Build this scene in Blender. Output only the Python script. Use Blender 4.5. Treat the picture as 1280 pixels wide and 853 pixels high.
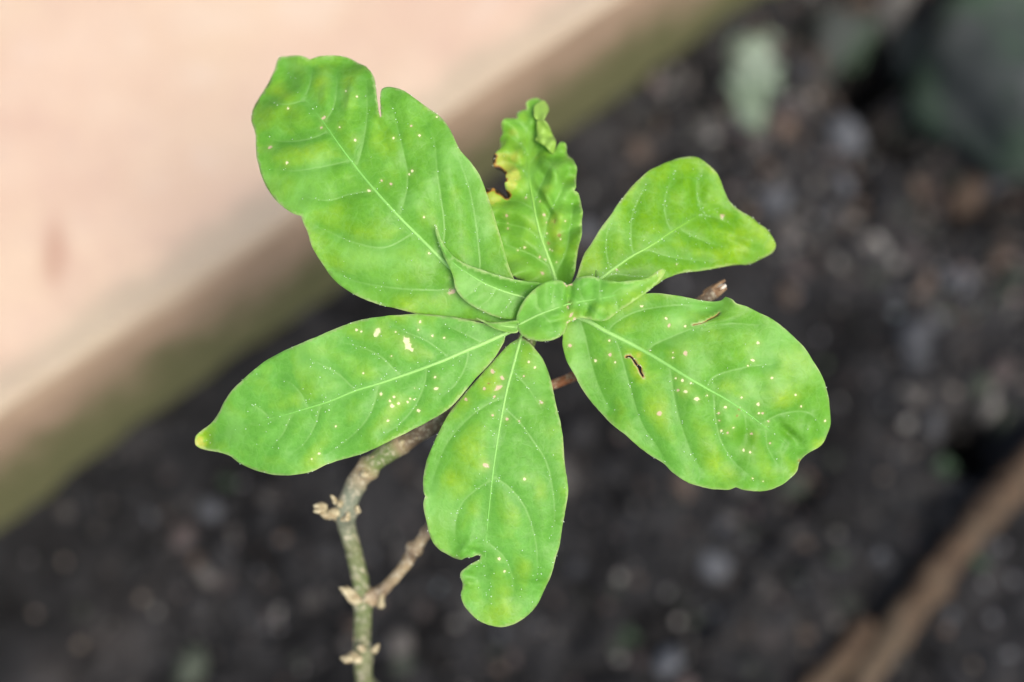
import bpy, bmesh, math, random
import numpy as np
from mathutils import Vector, Matrix
from mathutils.geometry import delaunay_2d_cdt
for o in list(bpy.data.objects): bpy.data.objects.remove(o, do_unlink=True)
SC = bpy.context.scene
COL = SC.collection
random.seed(7); rng = np.random.default_rng(7)

# ---------------------------------------------------------------- camera
cd = bpy.data.cameras.new('camera'); cam = bpy.data.objects.new('camera', cd); COL.objects.link(cam)
cd.lens = 50; cd.sensor_width = 36; cd.sensor_fit = 'HORIZONTAL'; cd.clip_start = .01; cd.clip_end = 600
cam.location = (0, 0, .80); cam.rotation_euler = (math.radians(20), 0, 0)
cd.dof.use_dof = True; cd.dof.focus_distance = .458; cd.dof.aperture_fstop = 2.7
SC.camera = cam
# ---------------------------------------------------------------- sky, sun, exposure
SUN_EL, SUN_AZ = 62, 140           # degrees; azimuth clockwise from +Y
w = bpy.data.worlds.new('World'); SC.world = w; w.use_nodes = True
nt = w.node_tree; bg = nt.nodes['Background']
sky = nt.nodes.new('ShaderNodeTexSky'); sky.sky_type = 'NISHITA'; sky.sun_disc = False
sky.sun_elevation = math.radians(SUN_EL); sky.sun_rotation = math.radians(SUN_AZ)
sky.dust_density = 4.0; sky.air_density = 1.0; sky.ozone_density = 1.0
nt.links.new(sky.outputs[0], bg.inputs[0]); bg.inputs[1].default_value = .115
sd = bpy.data.lights.new('sun', 'SUN'); sun = bpy.data.objects.new('sun', sd); COL.objects.link(sun)
sd.energy = 1.5; sd.angle = math.radians(24); sd.color = (1, .93, .84)
_e, _a = math.radians(SUN_EL), math.radians(SUN_AZ)
sdir = Vector((math.sin(_a)*math.cos(_e), math.cos(_a)*math.cos(_e), math.sin(_e)))
sun.rotation_euler = sdir.to_track_quat('Z', 'Y').to_euler(); sun.location = (0, 0, 5)
SC.view_settings.view_transform = 'Standard'; SC.view_settings.look = 'None'
SC.view_settings.exposure = 0.84; SC.view_settings.gamma = 1; SC.view_settings.use_curve_mapping = False
SC.render.engine = 'CYCLES'; SC.cycles.use_denoising = True
SC.cycles.max_bounces = 8; SC.cycles.sample_clamp_indirect = 6

# ---------------------------------------------------------------- helpers
def tag(o, label=None, cat=None, group=None, kind=None):
    for k, v in (('label', label), ('category', cat), ('group', group), ('kind', kind)):
        if v: o[k] = v
    return o
def empty(name, loc=(0, 0, 0)):
    o = bpy.data.objects.new(name, None); COL.objects.link(o); o.location = loc; o.empty_display_size = .02; return o
def mesh_obj(name, verts, faces, mat, parent=None, loc=(0, 0, 0), smoothf=True, attrs=None):
    me = bpy.data.meshes.new(name)
    L0 = np.array(loc, float)
    me.from_pydata([tuple(v) for v in (np.asarray(verts, float) - L0)], [], [tuple(f) for f in faces])
    if smoothf: me.polygons.foreach_set('use_smooth', [True]*len(me.polygons))
    for k, a in (attrs or {}).items():
        a = np.asarray(a, float)
        if a.ndim == 1:
            at = me.attributes.new(k, 'FLOAT', 'POINT'); at.data.foreach_set('value', a.astype(np.float32))
        else:
            at = me.attributes.new(k, 'FLOAT_COLOR', 'POINT')
            at.data.foreach_set('color', np.c_[a, np.ones(len(a))].astype(np.float32).ravel())
    me.update(); me.materials.append(mat)
    o = bpy.data.objects.new(name, me); COL.objects.link(o); o.location = loc
    if parent:
        o.parent = parent; wl = Vector((0, 0, 0)); p = parent
        while p: wl += p.location; p = p.parent
        o.location = Vector(loc) - wl
    return o
class N:
    """small node-tree writer"""
    def __init__(s, name):
        s.m = bpy.data.materials.new(name); s.m.use_nodes = True; s.t = s.m.node_tree
        s.b = s.t.nodes['Principled BSDF']; s.out = s.t.nodes['Material Output']
    def n(s, typ, **kw):
        x = s.t.nodes.new(typ)
        for k, v in kw.items(): setattr(x, k, v)
        return x
    def put(s, sock, v):
        if hasattr(v, 'is_output'): s.t.links.new(v, sock)
        else: sock.default_value = v if not (isinstance(v, tuple) and len(v) == 3 and sock.type == 'RGBA') else (*v, 1)
    def attr(s, name, col=False):
        x = s.n('ShaderNodeAttribute'); x.attribute_name = name; return x.outputs['Color' if col else 'Fac']
    def coord(s, kind='Object'): return s.n('ShaderNodeTexCoord').outputs[kind]
    def noise(s, scale, detail=4, rough=.55, vec=None, dist=0):
        x = s.n('ShaderNodeTexNoise'); s.put(x.inputs['Scale'], scale); s.put(x.inputs['Detail'], detail); s.put(x.inputs['Roughness'], rough); s.put(x.inputs['Distortion'], dist)
        s.t.links.new(vec if vec is not None else s.coord(), x.inputs['Vector']); return x.outputs['Fac']
    def voro(s, scale, feature='DISTANCE_TO_EDGE', vec=None, out='Distance'):
        x = s.n('ShaderNodeTexVoronoi'); x.feature = feature; s.put(x.inputs['Scale'], scale)
        s.t.links.new(vec if vec is not None else s.coord(), x.inputs['Vector']); return x.outputs[out]
    def math(s, op, a, b=0.0, c=None, clamp=False):
        x = s.n('ShaderNodeMath', operation=op, use_clamp=clamp); s.put(x.inputs[0], a); s.put(x.inputs[1], b)
        if c is not None: s.put(x.inputs[2], c)
        return x.outputs[0]
    def ramp(s, v, lo, hi, a=0.0, b=1.0):
        x = s.n('ShaderNodeMapRange', interpolation_type='SMOOTHSTEP'); s.put(x.inputs[0], v)
        for i, q in enumerate((lo, hi, a, b)): s.put(x.inputs[i+1], q)
        return x.outputs[0]
    def mix(s, f, a, b, blend='MIX'):
        x = s.n('ShaderNodeMix', data_type='RGBA', blend_type=blend); x.clamp_factor = True
        s.put(x.inputs[0], f); s.put(x.inputs[6], a); s.put(x.inputs[7], b); return x.outputs[2]
    def bump(s, h, strength, dist, normal=None):
        x = s.n('ShaderNodeBump'); s.put(x.inputs['Height'], h); s.put(x.inputs['Strength'], strength); s.put(x.inputs['Distance'], dist)
        if normal: s.t.links.new(normal, x.inputs['Normal'])
        return x.outputs[0]
    def set(s, **kw):
        for k, v in kw.items(): s.put(s.b.inputs[k.replace('_', ' ')], v)
        return s.m
# ---------------------------------------------------------------- leaf maths
def catmull(pts, step, closed=False):
    """Smooth curve through pts, resampled about every `step`; a point with a third value 1 stays a corner."""
    P = [np.array(p[:2], float) for p in pts]
    K = [len(p) > 2 and p[2] == 1 for p in pts]
    n = len(P); out = []
    for i in range(n if closed else n - 1):
        p1, p2 = P[i], P[(i + 1) % n]
        p0 = P[i - 1] if (closed or i > 0) else p1 - (p2 - p1)
        p3 = P[(i + 2) % n] if (closed or i + 2 < n) else p2 + (p2 - p1)
        if K[i]: p0 = p1 - (p2 - p1)
        if K[(i + 1) % n]: p3 = p2 + (p2 - p1)
        d1 = max(np.linalg.norm(p2 - p1), 1e-6)
        t1 = (p2 - p0) / (np.linalg.norm(p1 - p0) + d1) * d1
        t2 = (p3 - p1) / (np.linalg.norm(p3 - p2) + d1) * d1
        m = max(1, int(round(d1 / step)))
        for j in range(m):
            t = j / m
            out.append((2*t**3-3*t*t+1)*p1 + (t**3-2*t*t+t)*t1 + (-2*t**3+3*t*t)*p2 + (t**3-t*t)*t2)
    if not closed: out.append(P[-1])
    return np.array(out)

def poly_dist(pts, line):
    """distance to a polyline, arc length fraction of the foot, side (+1 left / -1 right)"""
    best = np.full(len(pts), 1e9); bs = np.zeros(len(pts)); side = np.zeros(len(pts))
    seg = np.linalg.norm(np.diff(line, axis=0), axis=1); L = seg.sum(); acc = 0
    for i in range(len(line) - 1):
        a, b = line[i], line[i + 1]; ab = b - a
        t = np.clip(((pts - a) @ ab) / max(ab @ ab, 1e-12), 0, 1)
        q = a + t[:, None] * ab; dv = pts - q; d = np.hypot(dv[:, 0], dv[:, 1])
        m = d < best
        best[m] = d[m]; bs[m] = (acc + t[m] * seg[i]) / L
        side[m] = np.sign(ab[0] * dv[m, 1] - ab[1] * dv[m, 0]); acc += seg[i]
    return best, bs, side

def hash2(ix, iy, seed):
    h = (ix.astype(np.int64) * 374761393 + iy.astype(np.int64) * 668265263 + seed * 1442695041) & 0x7fffffff
    h = ((h ^ (h >> 13)) * 1274126177) & 0x7fffffff
    return ((h ^ (h >> 16)) & 0xffff) / 65535.0

def vnoise(x, y, seed=0):
    ix, iy = np.floor(x), np.floor(y); fx, fy = x - ix, y - iy
    fx = fx*fx*(3-2*fx); fy = fy*fy*(3-2*fy)
    a, b = hash2(ix, iy, seed), hash2(ix+1, iy, seed)
    c, d = hash2(ix, iy+1, seed), hash2(ix+1, iy+1, seed)
    return (a*(1-fx)+b*fx)*(1-fy) + (c*(1-fx)+d*fx)*fy - .5

def smooth(e0, e1, x):
    t = np.clip((x - e0) / (e1 - e0), 0, 1); return t*t*(3-2*t)

def leaf_height(pts, leaf, outline, mid, veins):
    """height (mm, towards the shoot tip) of the blade over its own flat plan"""
    dm, s, side = poly_dist(pts, mid)
    sv, cv = zip(*leaf['arch'])
    c = np.interp(s, sv, cv)
    # soften the arch
    c = (c + np.interp(np.clip(s-.06,0,1), sv, cv) + np.interp(np.clip(s+.06,0,1), sv, cv)) / 3
    kl, ql, kr, qr = leaf['cross']
    fold = np.sqrt(dm*dm + 2.0) - 1.41
    c = c + np.where(side > 0, kl*fold + ql*dm*dm, kr*fold + qr*dm*dm)
    # tissue swells between the veins
    dv = np.full(len(pts), 99.0)
    for v in veins: dv = np.minimum(dv, poly_dist(pts, v)[0])
    q = leaf.get('quilt', .8)*1.15
    c = c + q * (1 - np.exp(-(np.minimum(dv, dm*1.2)/3.2)**1.3)) * np.clip(dm/5, 0, 1)
    de = poly_dist(pts, np.vstack([outline, outline[:1]]))[0]
    wa, wf, wp = leaf.get('wave', (.8, 6, 0))
    c = c + wa * np.exp(-de/6.0) * np.sin(s*wf*6.283 + wp + side*1.3) * np.clip(dm/8, 0, 1)
    sd = leaf.get('seed', 1)
    c = c + 2.2*leaf.get('rough', 1)*vnoise(pts[:,0]/11, pts[:,1]/11, sd) + 0.6*leaf.get('rough', 1)*vnoise(pts[:,0]/5, pts[:,1]/5, sd+7)
    for bx, by, sx, sy, ang, amp in leaf.get('bumps', ()):
        ca, sa = math.cos(ang), math.sin(ang)
        X, Y = pts[:,0]-bx, pts[:,1]-by
        c = c + .9*amp*np.exp(-(((X*ca+Y*sa)/sx)**2 + ((-X*sa+Y*ca)/sy)**2))
    return c, dm, s, side, dv, de

# ---------------------------------------------------------------- measured shapes (leaf plans in millimetres)
LEAVES = {'A': {'outline': [(-78.33, 95.08), (-74.69, 95.49), (-70.18, 95.12), (-67.34, 93.78, 1), (-64.07, 94.7), (-59.16, 95.08), (-54.14, 94.06), (-49.42, 91.26), (-47.53, 89.87), (-45.55, 86.93), (-44.56, 83.68), (-43.98, 80.4),
                   (-43.65, 77.22), (-43.25, 74.6), (-42.7, 72.17, 1), (-42.13, 72.31), (-42.43, 75.02), (-42.69, 78.72), (-42.4, 81.35), (-41.29, 82.26), (-38.85, 82.34), (-34.95, 80.78), (-30.57, 77.61), (-26.89, 75.24),
                   (-23.72, 72.96), (-21.03, 69.86), (-18.85, 65.73), (-16.72, 61.41), (-13.55, 57.7), (-11.24, 54.56), (-9.34, 50.88), (-7.77, 46.72), (-6.2, 42.08), (-4.62, 36.85), (-3.02, 30.95), (-1.44, 25.66), (-0.06, 21.77),
                   (2.28, 16.75), (5.49, 11.48), (4.64, 8.07, 1), (1.22, 6.88), (-5.17, 5.9), (-11.54, 6.33), (-18.97, 7.17), (-25.28, 8.0), (-30.45, 8.71), (-36.73, 10.28), (-42.18, 11.59), (-47.6, 13.53), (-53.04, 16.23),
                   (-57.81, 19.94), (-60.86, 24.14), (-63.31, 28.29), (-64.86, 31.66), (-65.68, 34.67), (-67.0, 37.66), (-67.88, 40.32, 1), (-69.65, 40.79), (-72.18, 42.07), (-76.27, 45.16), (-79.72, 49.59), (-81.96, 54.48),
                   (-83.26, 59.01), (-84.18, 63.69), (-84.6, 68.27), (-86.49, 73.22), (-86.37, 77.34), (-84.62, 81.21), (-81.92, 85.67), (-79.73, 90.64)],
       'midrib': [(4.64, 8.07), (-4.11, 12.51), (-13.62, 18.28), (-21.51, 25.09), (-28.34, 31.92), (-35.6, 39.17), (-41.95, 46.05), (-48.55, 53.74), (-55.05, 62.37), (-62.06, 72.13), (-68.14, 79.95), (-74.86, 89.63),
                  (-77.9, 94.55)],
       'veins': [[(-50.18, 56.11), (-48.4, 62.28), (-47.21, 69.3), (-47.03, 76.76), (-47.66, 84.82)], [(-36.12, 39.68), (-33.99, 47.01), (-33.63, 53.57), (-35.0, 60.96), (-36.89, 68.53), (-38.6, 74.59), (-40.14, 78.09)],
                 [(-24.13, 27.71), (-22.0, 32.44), (-21.77, 37.68), (-22.8, 46.06), (-24.04, 55.47), (-24.97, 64.12), (-27.38, 69.83)],
                 [(-11.51, 16.69), (-10.34, 24.12), (-10.65, 29.4), (-11.7, 37.84), (-13.58, 48.31), (-16.93, 57.74)], [(-61.11, 70.85), (-58.33, 75.92), (-57.57, 83.12), (-58.15, 88.55)],
                 [(-68.14, 79.95), (-66.67, 84.48), (-66.19, 89.75)], [(-44.12, 48.43), (-52.78, 47.16), (-59.18, 45.3), (-67.89, 46.73)], [(-31.5, 34.76), (-40.98, 30.11), (-51.61, 31.96), (-62.38, 36.83)],
                 [(-14.67, 19.01), (-19.96, 16.88), (-28.38, 16.44), (-38.99, 17.19), (-50.85, 19.4), (-57.8, 22.6)], [(-67.54, 79.13), (-74.66, 77.8), (-81.68, 80.47)],
                 [(-59.07, 68.14), (-65.58, 65.68), (-74.23, 65.28), (-81.07, 66.88)], [(-52.0, 58.25), (-61.42, 56.21), (-70.16, 55.13), (-78.07, 55.99)]],
       'arch': [(0, -4), (0.25, 1), (0.5, 3), (0.75, -3), (1, -20)],
       'cross': (-0.06, -0.0025, 0.05, -0.004),
       'quilt': 1.0,
       'wave': (1.3, 3.5, 0.4),
       'rough': 1.1,
       'seed': 3,
       'spots': [(-61.3, 72.66, 0.74, 1, 1.6, -30), (-61.9, 69.27, 0.53, 1, 1, 0), (-50.5, 64.69, 0.53, 0, 1, 0), (-79.19, 63.43, 0.74, 1, 1.6, -30), (-72.86, 57.72, 0.53, 0, 1, 0), (-29.69, 65.96, 0.53, 0, 1, 0),
                 (-38.07, 65.2, 0.42, 0, 1, 0), (-54.27, 81.64, 0.42, 0, 1, 0), (-50.41, 79.43, 0.42, 0, 1, 0), (-45.93, 48.24, 0.53, 0, 1, 0), (-41.82, 51.4, 0.42, 1, 1, 0), (-38.78, 50.24, 0.53, 1, 1, 0),
                 (-32.01, 54.58, 0.53, 0, 1, 0), (-32.98, 53.55, 0.42, 0, 1, 0), (-26.75, 28.22, 0.42, 0, 1, 0), (-19.12, 15.83, 1.16, 1, 1.6, -5), (-19.96, 16.67, 0.42, 2, 1, 0), (-73.57, 76.38, 0.42, 0, 1, 0),
                 (-55.75, 69.16, 0.42, 0, 1, 0), (-32.37, 69.11, 0.42, 1, 1, 0), (-28.2, 39.64, 0.42, 0, 1, 0), (-24.24, 72.38, 0.42, 0, 1, 0)],
       'yellow': [(-62.79, 85.46, 3.6, 0.9), (-53.43, 85.25, 3.17, 0.8), (-78.42, 84.35, 3.6, 0.9), (-73.52, 78.82, 4.23, 0.8), (-75.76, 57.47, 4.23, 0.7), (-63.6, 61.37, 3.7, 0.5), (-57.05, 44.23, 4.76, 0.7),
                  (-48.28, 34.49, 4.76, 0.7), (-56.06, 24.13, 4.76, 0.6), (-34.72, 16.64, 5.29, 0.55), (-52.17, 76.62, 3.17, 0.6), (-83.22, 63.62, 3.17, 0.4)],
       'bumps': [(-60.7, 81.2, 1.69, 4.87, 0.17, 1.6), (-52.7, 79.1, 1.48, 4.87, -0.09, 1.6), (-73.9, 79.1, 2.75, 6.35, -0.96, 1.5), (-75.0, 66.4, 2.54, 7.41, -1.22, -1.2), (-42.7, 68.5, 2.12, 7.41, 0.35, -1.6),
                 (-71.8, 57.9, 4.23, 7.41, -1.31, 1.2), (-57.0, 92.8, 12.69, 3.17, 0.0, -3), (-24.2, 23.0, 4.23, 6.35, -0.7, -1.2)],
       'tint': 0.3,
       'width': 1.05,
       'ribend': 0.85,
       'holes': [],
       'brown': [],
       'deep': [],
       'flaps': []},
 'L': {'outline': [(-103.88, -32.93), (-103.46, -31.21), (-101.27, -29.22), (-98.03, -26.79), (-95.06, -23.26), (-93.4, -20.06), (-90.4, -15.94), (-85.98, -11.68), (-80.47, -7.02), (-74.48, -3.62), (-68.26, -0.91), (-61.32, 1.87),
                   (-54.75, 4.82), (-48.01, 6.93), (-41.2, 7.93), (-35.24, 8.42), (-30.67, 8.76), (-25.33, 8.47), (-19.43, 7.8), (-12.65, 6.52), (-6.75, 5.1), (-1.25, 3.76), (1.05, 3.93, 1), (-1.84, 1.89), (-2.52, -0.24),
                   (-4.63, -4.05), (-7.59, -7.85), (-11.79, -12.05), (-15.09, -16.2), (-18.43, -19.95), (-22.65, -23.33), (-27.75, -26.32), (-33.57, -29.21), (-38.52, -31.66), (-43.57, -34.19), (-48.83, -36.45), (-54.92, -38.28),
                   (-59.9, -39.9), (-64.04, -41.8), (-68.3, -42.83), (-74.55, -43.38), (-79.94, -42.77), (-85.3, -41.19), (-88.79, -39.52), (-91.39, -37.57), (-94.97, -36.35), (-99.29, -35.75), (-102.35, -35.08),
                   (-103.65, -34.03)],
       'midrib': [(1.05, 3.85), (-3.37, 1.89), (-9.28, -0.83), (-15.99, -3.61), (-22.67, -6.54), (-29.4, -9.06), (-36.13, -11.42), (-42.81, -13.67), (-50.39, -15.95), (-57.98, -19.15), (-64.76, -21.27), (-71.63, -23.42),
                  (-78.67, -25.2), (-87.54, -27.87), (-97.08, -31.6), (-102.42, -33.44)],
       'veins': [[(-20.17, -5.54), (-22.28, -3.6), (-27.73, 0.19), (-33.61, 2.71), (-37.83, 5.07)], [(-35.3, -11.17), (-37.39, -9.48), (-41.15, -5.7), (-46.22, -2.76), (-53.86, -0.49)],
                 [(-49.54, -15.61), (-50.82, -14.94), (-55.53, -10.76), (-61.39, -7.39), (-66.09, -5.71)], [(-65.19, -21.44), (-66.04, -20.43), (-67.3, -17.49), (-70.37, -14.15), (-74.87, -11.83)],
                 [(-77.78, -24.93), (-78.85, -23.93), (-82.14, -21.41), (-85.16, -19.56)], [(-9.28, -0.83), (-14.33, 1.88), (-21.95, 5.43)], [(-13.9, -2.77), (-14.74, -7.41), (-17.64, -13.27), (-22.24, -17.88)],
                 [(-27.28, -8.3), (-28.14, -14.11), (-31.13, -20.86), (-36.13, -26.72), (-41.49, -30.43)], [(-42.64, -13.67), (-44.05, -19.96), (-47.0, -25.85), (-53.13, -31.88), (-59.52, -36.56)],
                 [(-61.35, -20.24), (-63.11, -26.75), (-66.6, -32.71), (-70.5, -35.97)], [(-70.76, -23.24), (-73.43, -29.36), (-77.44, -34.1)]],
       'arch': [(0, -3), (0.2, 2.5), (0.5, 4), (0.8, 0), (1, -8)],
       'cross': (-0.04, -0.002, -0.03, -0.003),
       'quilt': 0.8,
       'wave': (0.8, 4, 1),
       'rough': 0.8,
       'seed': 11,
       'spots': [(-43.27, 3.04, 1.44, 0, 1.2, -60), (-43.67, 1.87, 0.85, 0, 1, 0), (-33.81, 0.02, 1.44, 0, 1.2, 60), (-33.12, -1.91, 1.35, 0, 1, 0), (-32.03, -2.84, 0.76, 0, 1, 0), (-29.4, 6.07, 0.59, 0, 1.8, 80),
                 (-29.98, 3.55, 0.42, 0, 1, 0), (-25.47, 1.62, 0.51, 0, 1, 0), (-21.69, 1.03, 0.51, 0, 1, 0), (-49.79, 3.55, 0.59, 0, 1, 0), (-48.26, 2.96, 0.42, 0, 1, 0), (-47.55, -10.3, 0.42, 0, 1, 0),
                 (-24.31, -15.26, 0.85, 0, 1.6, 0), (-24.55, -11.56, 0.59, 0, 1, 0), (-41.94, -17.02, 0.68, 0, 1.6, 70), (-37.72, -17.85, 0.59, 0, 1, 0), (-38.39, -20.78, 0.85, 0, 1, 0), (-36.23, -19.96, 0.68, 0, 1, 0),
                 (-38.98, -19.11, 0.59, 0, 1, 0), (-33.42, -19.56, 0.51, 0, 1, 0), (-32.59, -18.48, 0.42, 0, 1, 0), (-30.02, -22.28, 0.68, 0, 1, 0), (-39.65, -25.4, 0.59, 0, 1, 0), (-56.49, -27.32, 0.42, 0, 1, 0),
                 (-61.95, -36.07, 0.51, 0, 1, 0), (-64.28, -37.91, 0.34, 0, 1, 0), (-31.15, -15.11, 0.25, 0, 3, 90), (-31.19, -18.75, 0.25, 0, 3, 90), (-38.59, -4.85, 0.34, 0, 1, 0), (-37.29, 2.88, 0.42, 0, 1, 0)],
       'yellow': [(-103.15, -33.22, 3.38, 3.2), (-91.74, -21.9, 2.96, 0.5), (-77.76, -21.8, 3.38, 0.5), (-88.21, -35.62, 3.38, 0.5), (-68.16, -17.49, 2.54, 0.4), (-96.95, -29.85, 3.38, 0.5), (-63.19, -36.9, 4.23, 0.4),
                  (-37.72, -19.95, 4.23, 0.35), (-46.12, -10.72, 2.54, 0.3)],
       'bumps': [(-100.6, -32.8, 2.54, 2.54, 0.0, -2.5)],
       'tint': 0.0,
       'width': 0.95,
       'ribend': 0.82,
       'holes': [],
       'brown': [],
       'deep': [],
       'flaps': []},
 'M': {'outline': [(2.86, 1.17, 1), (5.67, -0.42), (8.72, -4.09), (10.92, -7.76), (12.6, -12.61), (13.76, -18.02), (14.93, -23.41), (16.13, -28.84), (16.62, -34.3), (17.08, -40.28), (17.77, -45.02), (17.89, -49.85),
                   (17.12, -55.01), (16.25, -60.36), (15.4, -66.14), (13.95, -70.74), (12.83, -75.5), (10.83, -80.63), (8.76, -85.17), (6.15, -88.48), (3.03, -90.97), (-0.09, -92.45), (-3.72, -93.15), (-7.36, -92.45),
                   (-10.48, -91.2), (-13.07, -89.12), (-15.16, -86.81), (-16.35, -84.18), (-16.59, -82.15), (-16.17, -80.71, 1), (-16.15, -78.52), (-16.77, -76.73), (-16.66, -75.13), (-15.35, -73.74), (-13.51, -72.3),
                   (-11.84, -71.3), (-10.5, -70.55), (-10.19, -69.38, 1), (-11.43, -69.19), (-12.96, -69.83), (-14.76, -69.95), (-16.33, -70.78), (-18.66, -70.19), (-21.24, -68.92), (-23.81, -67.08), (-25.83, -64.4),
                   (-28.08, -55.95), (-28.57, -52.34), (-27.71, -49.9, 1), (-28.6, -48.17), (-28.62, -43.97), (-27.66, -39.14), (-25.83, -34.27), (-23.39, -28.81), (-20.4, -23.41), (-16.19, -17.99), (-11.98, -13.18),
                   (-7.73, -8.32), (-4.46, -4.68), (-1.66, -1.64), (0.78, 0.19)],
       'midrib': [(2.86, 1.17), (1.63, -3.48), (0.17, -8.94), (-1.65, -15.59), (-2.86, -21.61), (-4.06, -28.2), (-5.02, -34.17), (-5.85, -40.11), (-6.57, -46.12), (-7.31, -53.48), (-7.92, -59.55), (-8.29, -65.65), (-8.69, -72.0),
                  (-8.86, -78.51), (-8.15, -84.22)],
       'veins': [[(-2.74, -21.25), (2.59, -26.45), (7.42, -33.06), (11.03, -39.05), (12.83, -46.25), (13.71, -56.04), (12.54, -64.73)],
                 [(-6.21, -43.11), (-0.44, -47.34), (3.78, -52.84), (6.45, -59.63), (8.05, -68.31), (7.98, -77.3)], [(-8.29, -64.41), (-2.86, -69.42), (-0.08, -75.86), (0.54, -82.91)],
                 [(-0.08, -9.55), (5.03, -15.01), (9.86, -22.24)], [(-2.26, -18.0), (-8.9, -20.96), (-15.54, -26.4), (-20.97, -33.03), (-24.61, -41.51), (-26.08, -47.59)],
                 [(-6.33, -44.31), (-11.88, -48.01), (-16.14, -52.35), (-18.2, -58.41), (-18.36, -65.21)]],
       'arch': [(0, -6), (0.2, -1), (0.5, 2), (0.8, 0), (1, -6)],
       'cross': (-0.03, -0.002, -0.05, -0.002),
       'quilt': 0.7,
       'wave': (0.8, 3, 2),
       'rough': 0.8,
       'seed': 23,
       'spots': [(-8.49, -39.85, 0.97, 1, 1.8, 15), (-4.44, -15.21, 1.21, 1, 2.2, -35), (-3.11, -11.96, 0.85, 1, 1.6, 55), (-8.92, -15.33, 0.6, 1, 1, 0), (-6.39, -9.78, 0.85, 1, 1.4, 60), (9.51, -19.82, 0.73, 1, 1.5, 40),
                 (-1.65, -25.22, 0.6, 1, 1, 0), (-6.23, -23.97, 0.48, 1, 1, 0), (-2.38, -74.48, 0.48, 0, 1, 0), (-4.19, -70.25, 0.6, 0, 1, 0), (5.53, -6.88, 0.48, 0, 1, 0), (7.48, -8.59, 0.48, 0, 1, 0),
                 (3.82, -11.37, 0.36, 1, 1, 0), (-5.65, -17.98, 0.48, 1, 1, 0), (-7.6, -13.76, 0.48, 2, 1, 0), (4.01, -44.29, 0.6, 0, 1, 0), (2.35, -25.85, 0.36, 1, 1, 0), (-14.84, -18.82, 0.6, 1, 1, 0)],
       'yellow': [(-17.89, -44.35, 3.38, 0.7), (6.18, -43.72, 3.02, 0.6), (9.2, -48.58, 2.42, 0.6), (5.02, -73.19, 3.63, 0.8), (0.17, -81.04, 3.02, 0.6), (10.47, -65.86, 2.66, 0.7), (-7.72, -13.76, 3.63, 0.9),
                  (-21.64, -65.83, 3.02, 0.6), (-26.39, -58.36, 2.42, 0.4), (-5.94, -89.59, 4.83, 0.5), (1.38, -75.83, 2.18, 0.7), (-15.47, -35.31, 3.63, 0.4)],
       'bumps': [(-14.7, -66.8, 1.54, 3.6, -0.35, 1.4), (-12.4, -67.9, 3.08, 1.23, -0.35, -1.8), (-16.5, -67.9, 2.57, 1.13, 0.52, 1.2), (-14.0, -78.7, 2.31, 1.13, -0.26, 1.3), (-12.9, -76.6, 2.31, 1.03, -0.17, -1.0),
                 (-28.1, -50.0, 0.62, 1.54, 0.0, 1)],
       'tint': 0.1,
       'width': 0.62,
       'holes': [],
       'brown': [],
       'deep': [],
       'flaps': []},
 'D': {'outline': [(15.27, 9.24, 1), (15.86, 5.69), (16.47, 1.72), (16.47, -1.81), (17.84, -6.65), (20.05, -10.61), (22.72, -15.48), (25.85, -19.92), (29.35, -23.86), (32.72, -27.26), (36.6, -30.28), (40.61, -33.84),
                   (44.62, -36.96), (49.04, -39.62), (52.0, -42.6), (55.94, -45.23), (60.51, -46.95), (66.0, -48.16), (70.3, -48.17), (72.47, -47.44, 1), (75.36, -48.3), (80.32, -48.89), (83.87, -48.45), (88.11, -46.41),
                   (90.25, -44.61), (92.61, -42.47), (93.49, -40.56, 1), (94.5, -38.73), (96.76, -36.35), (100.81, -33.98), (102.71, -31.1), (103.97, -27.13), (103.73, -22.66), (102.9, -18.19), (101.38, -13.7), (99.41, -10.14),
                   (96.49, -5.73), (94.32, -2.23), (91.35, 0.83), (87.9, 4.07), (83.94, 6.97), (79.38, 9.14), (75.26, 11.03), (71.64, 12.15), (70.35, 13.46), (68.7, 14.21, 1), (67.26, 13.01), (63.88, 12.68), (60.3, 13.28),
                   (54.97, 14.23), (49.69, 15.1), (45.38, 15.47), (41.02, 14.95), (36.68, 13.74), (30.61, 12.54), (23.59, 11.41)],
       'midrib': [(15.27, 9.24), (20.09, 8.16), (24.92, 6.39), (29.71, 3.47), (36.69, -0.05), (43.6, -3.81), (49.53, -7.46), (56.31, -11.78), (62.56, -15.3), (69.55, -19.23), (76.8, -24.11), (83.2, -29.02), (89.02, -33.62),
                  (93.77, -38.76)],
       'veins': [[(21.85, 7.63), (23.82, 1.28), (25.36, -5.78), (28.01, -14.59), (31.98, -22.53)], [(32.32, 2.15), (34.06, -0.92), (35.75, -6.62), (38.35, -16.26), (41.87, -26.78), (47.19, -34.72), (49.47, -38.73)],
                 [(50.38, -7.98), (50.94, -10.94), (51.65, -16.17), (53.92, -25.8), (57.65, -35.54), (60.85, -41.33)], [(64.52, -16.36), (64.76, -19.64), (64.96, -23.13), (67.22, -32.0), (71.93, -39.19), (79.8, -46.02)],
                 [(74.77, -22.76), (75.03, -24.98), (75.79, -29.91)], [(81.5, -27.66), (81.98, -30.34), (82.62, -33.97), (85.5, -39.36)],
                 [(30.75, 2.94), (33.18, 5.66), (39.29, 9.17), (47.12, 10.91), (56.8, 11.62), (65.74, 10.95)], [(43.77, -3.9), (45.4, -1.54), (52.32, 1.71), (59.14, 4.32), (69.65, 5.63), (79.12, 5.13)],
                 [(62.19, -15.03), (64.42, -11.83), (69.62, -9.65), (78.53, -7.92), (84.6, -7.48)], [(80.39, -26.76), (84.01, -24.61), (87.48, -23.28), (95.12, -22.99), (99.52, -26.13), (100.46, -30.2)]],
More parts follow.
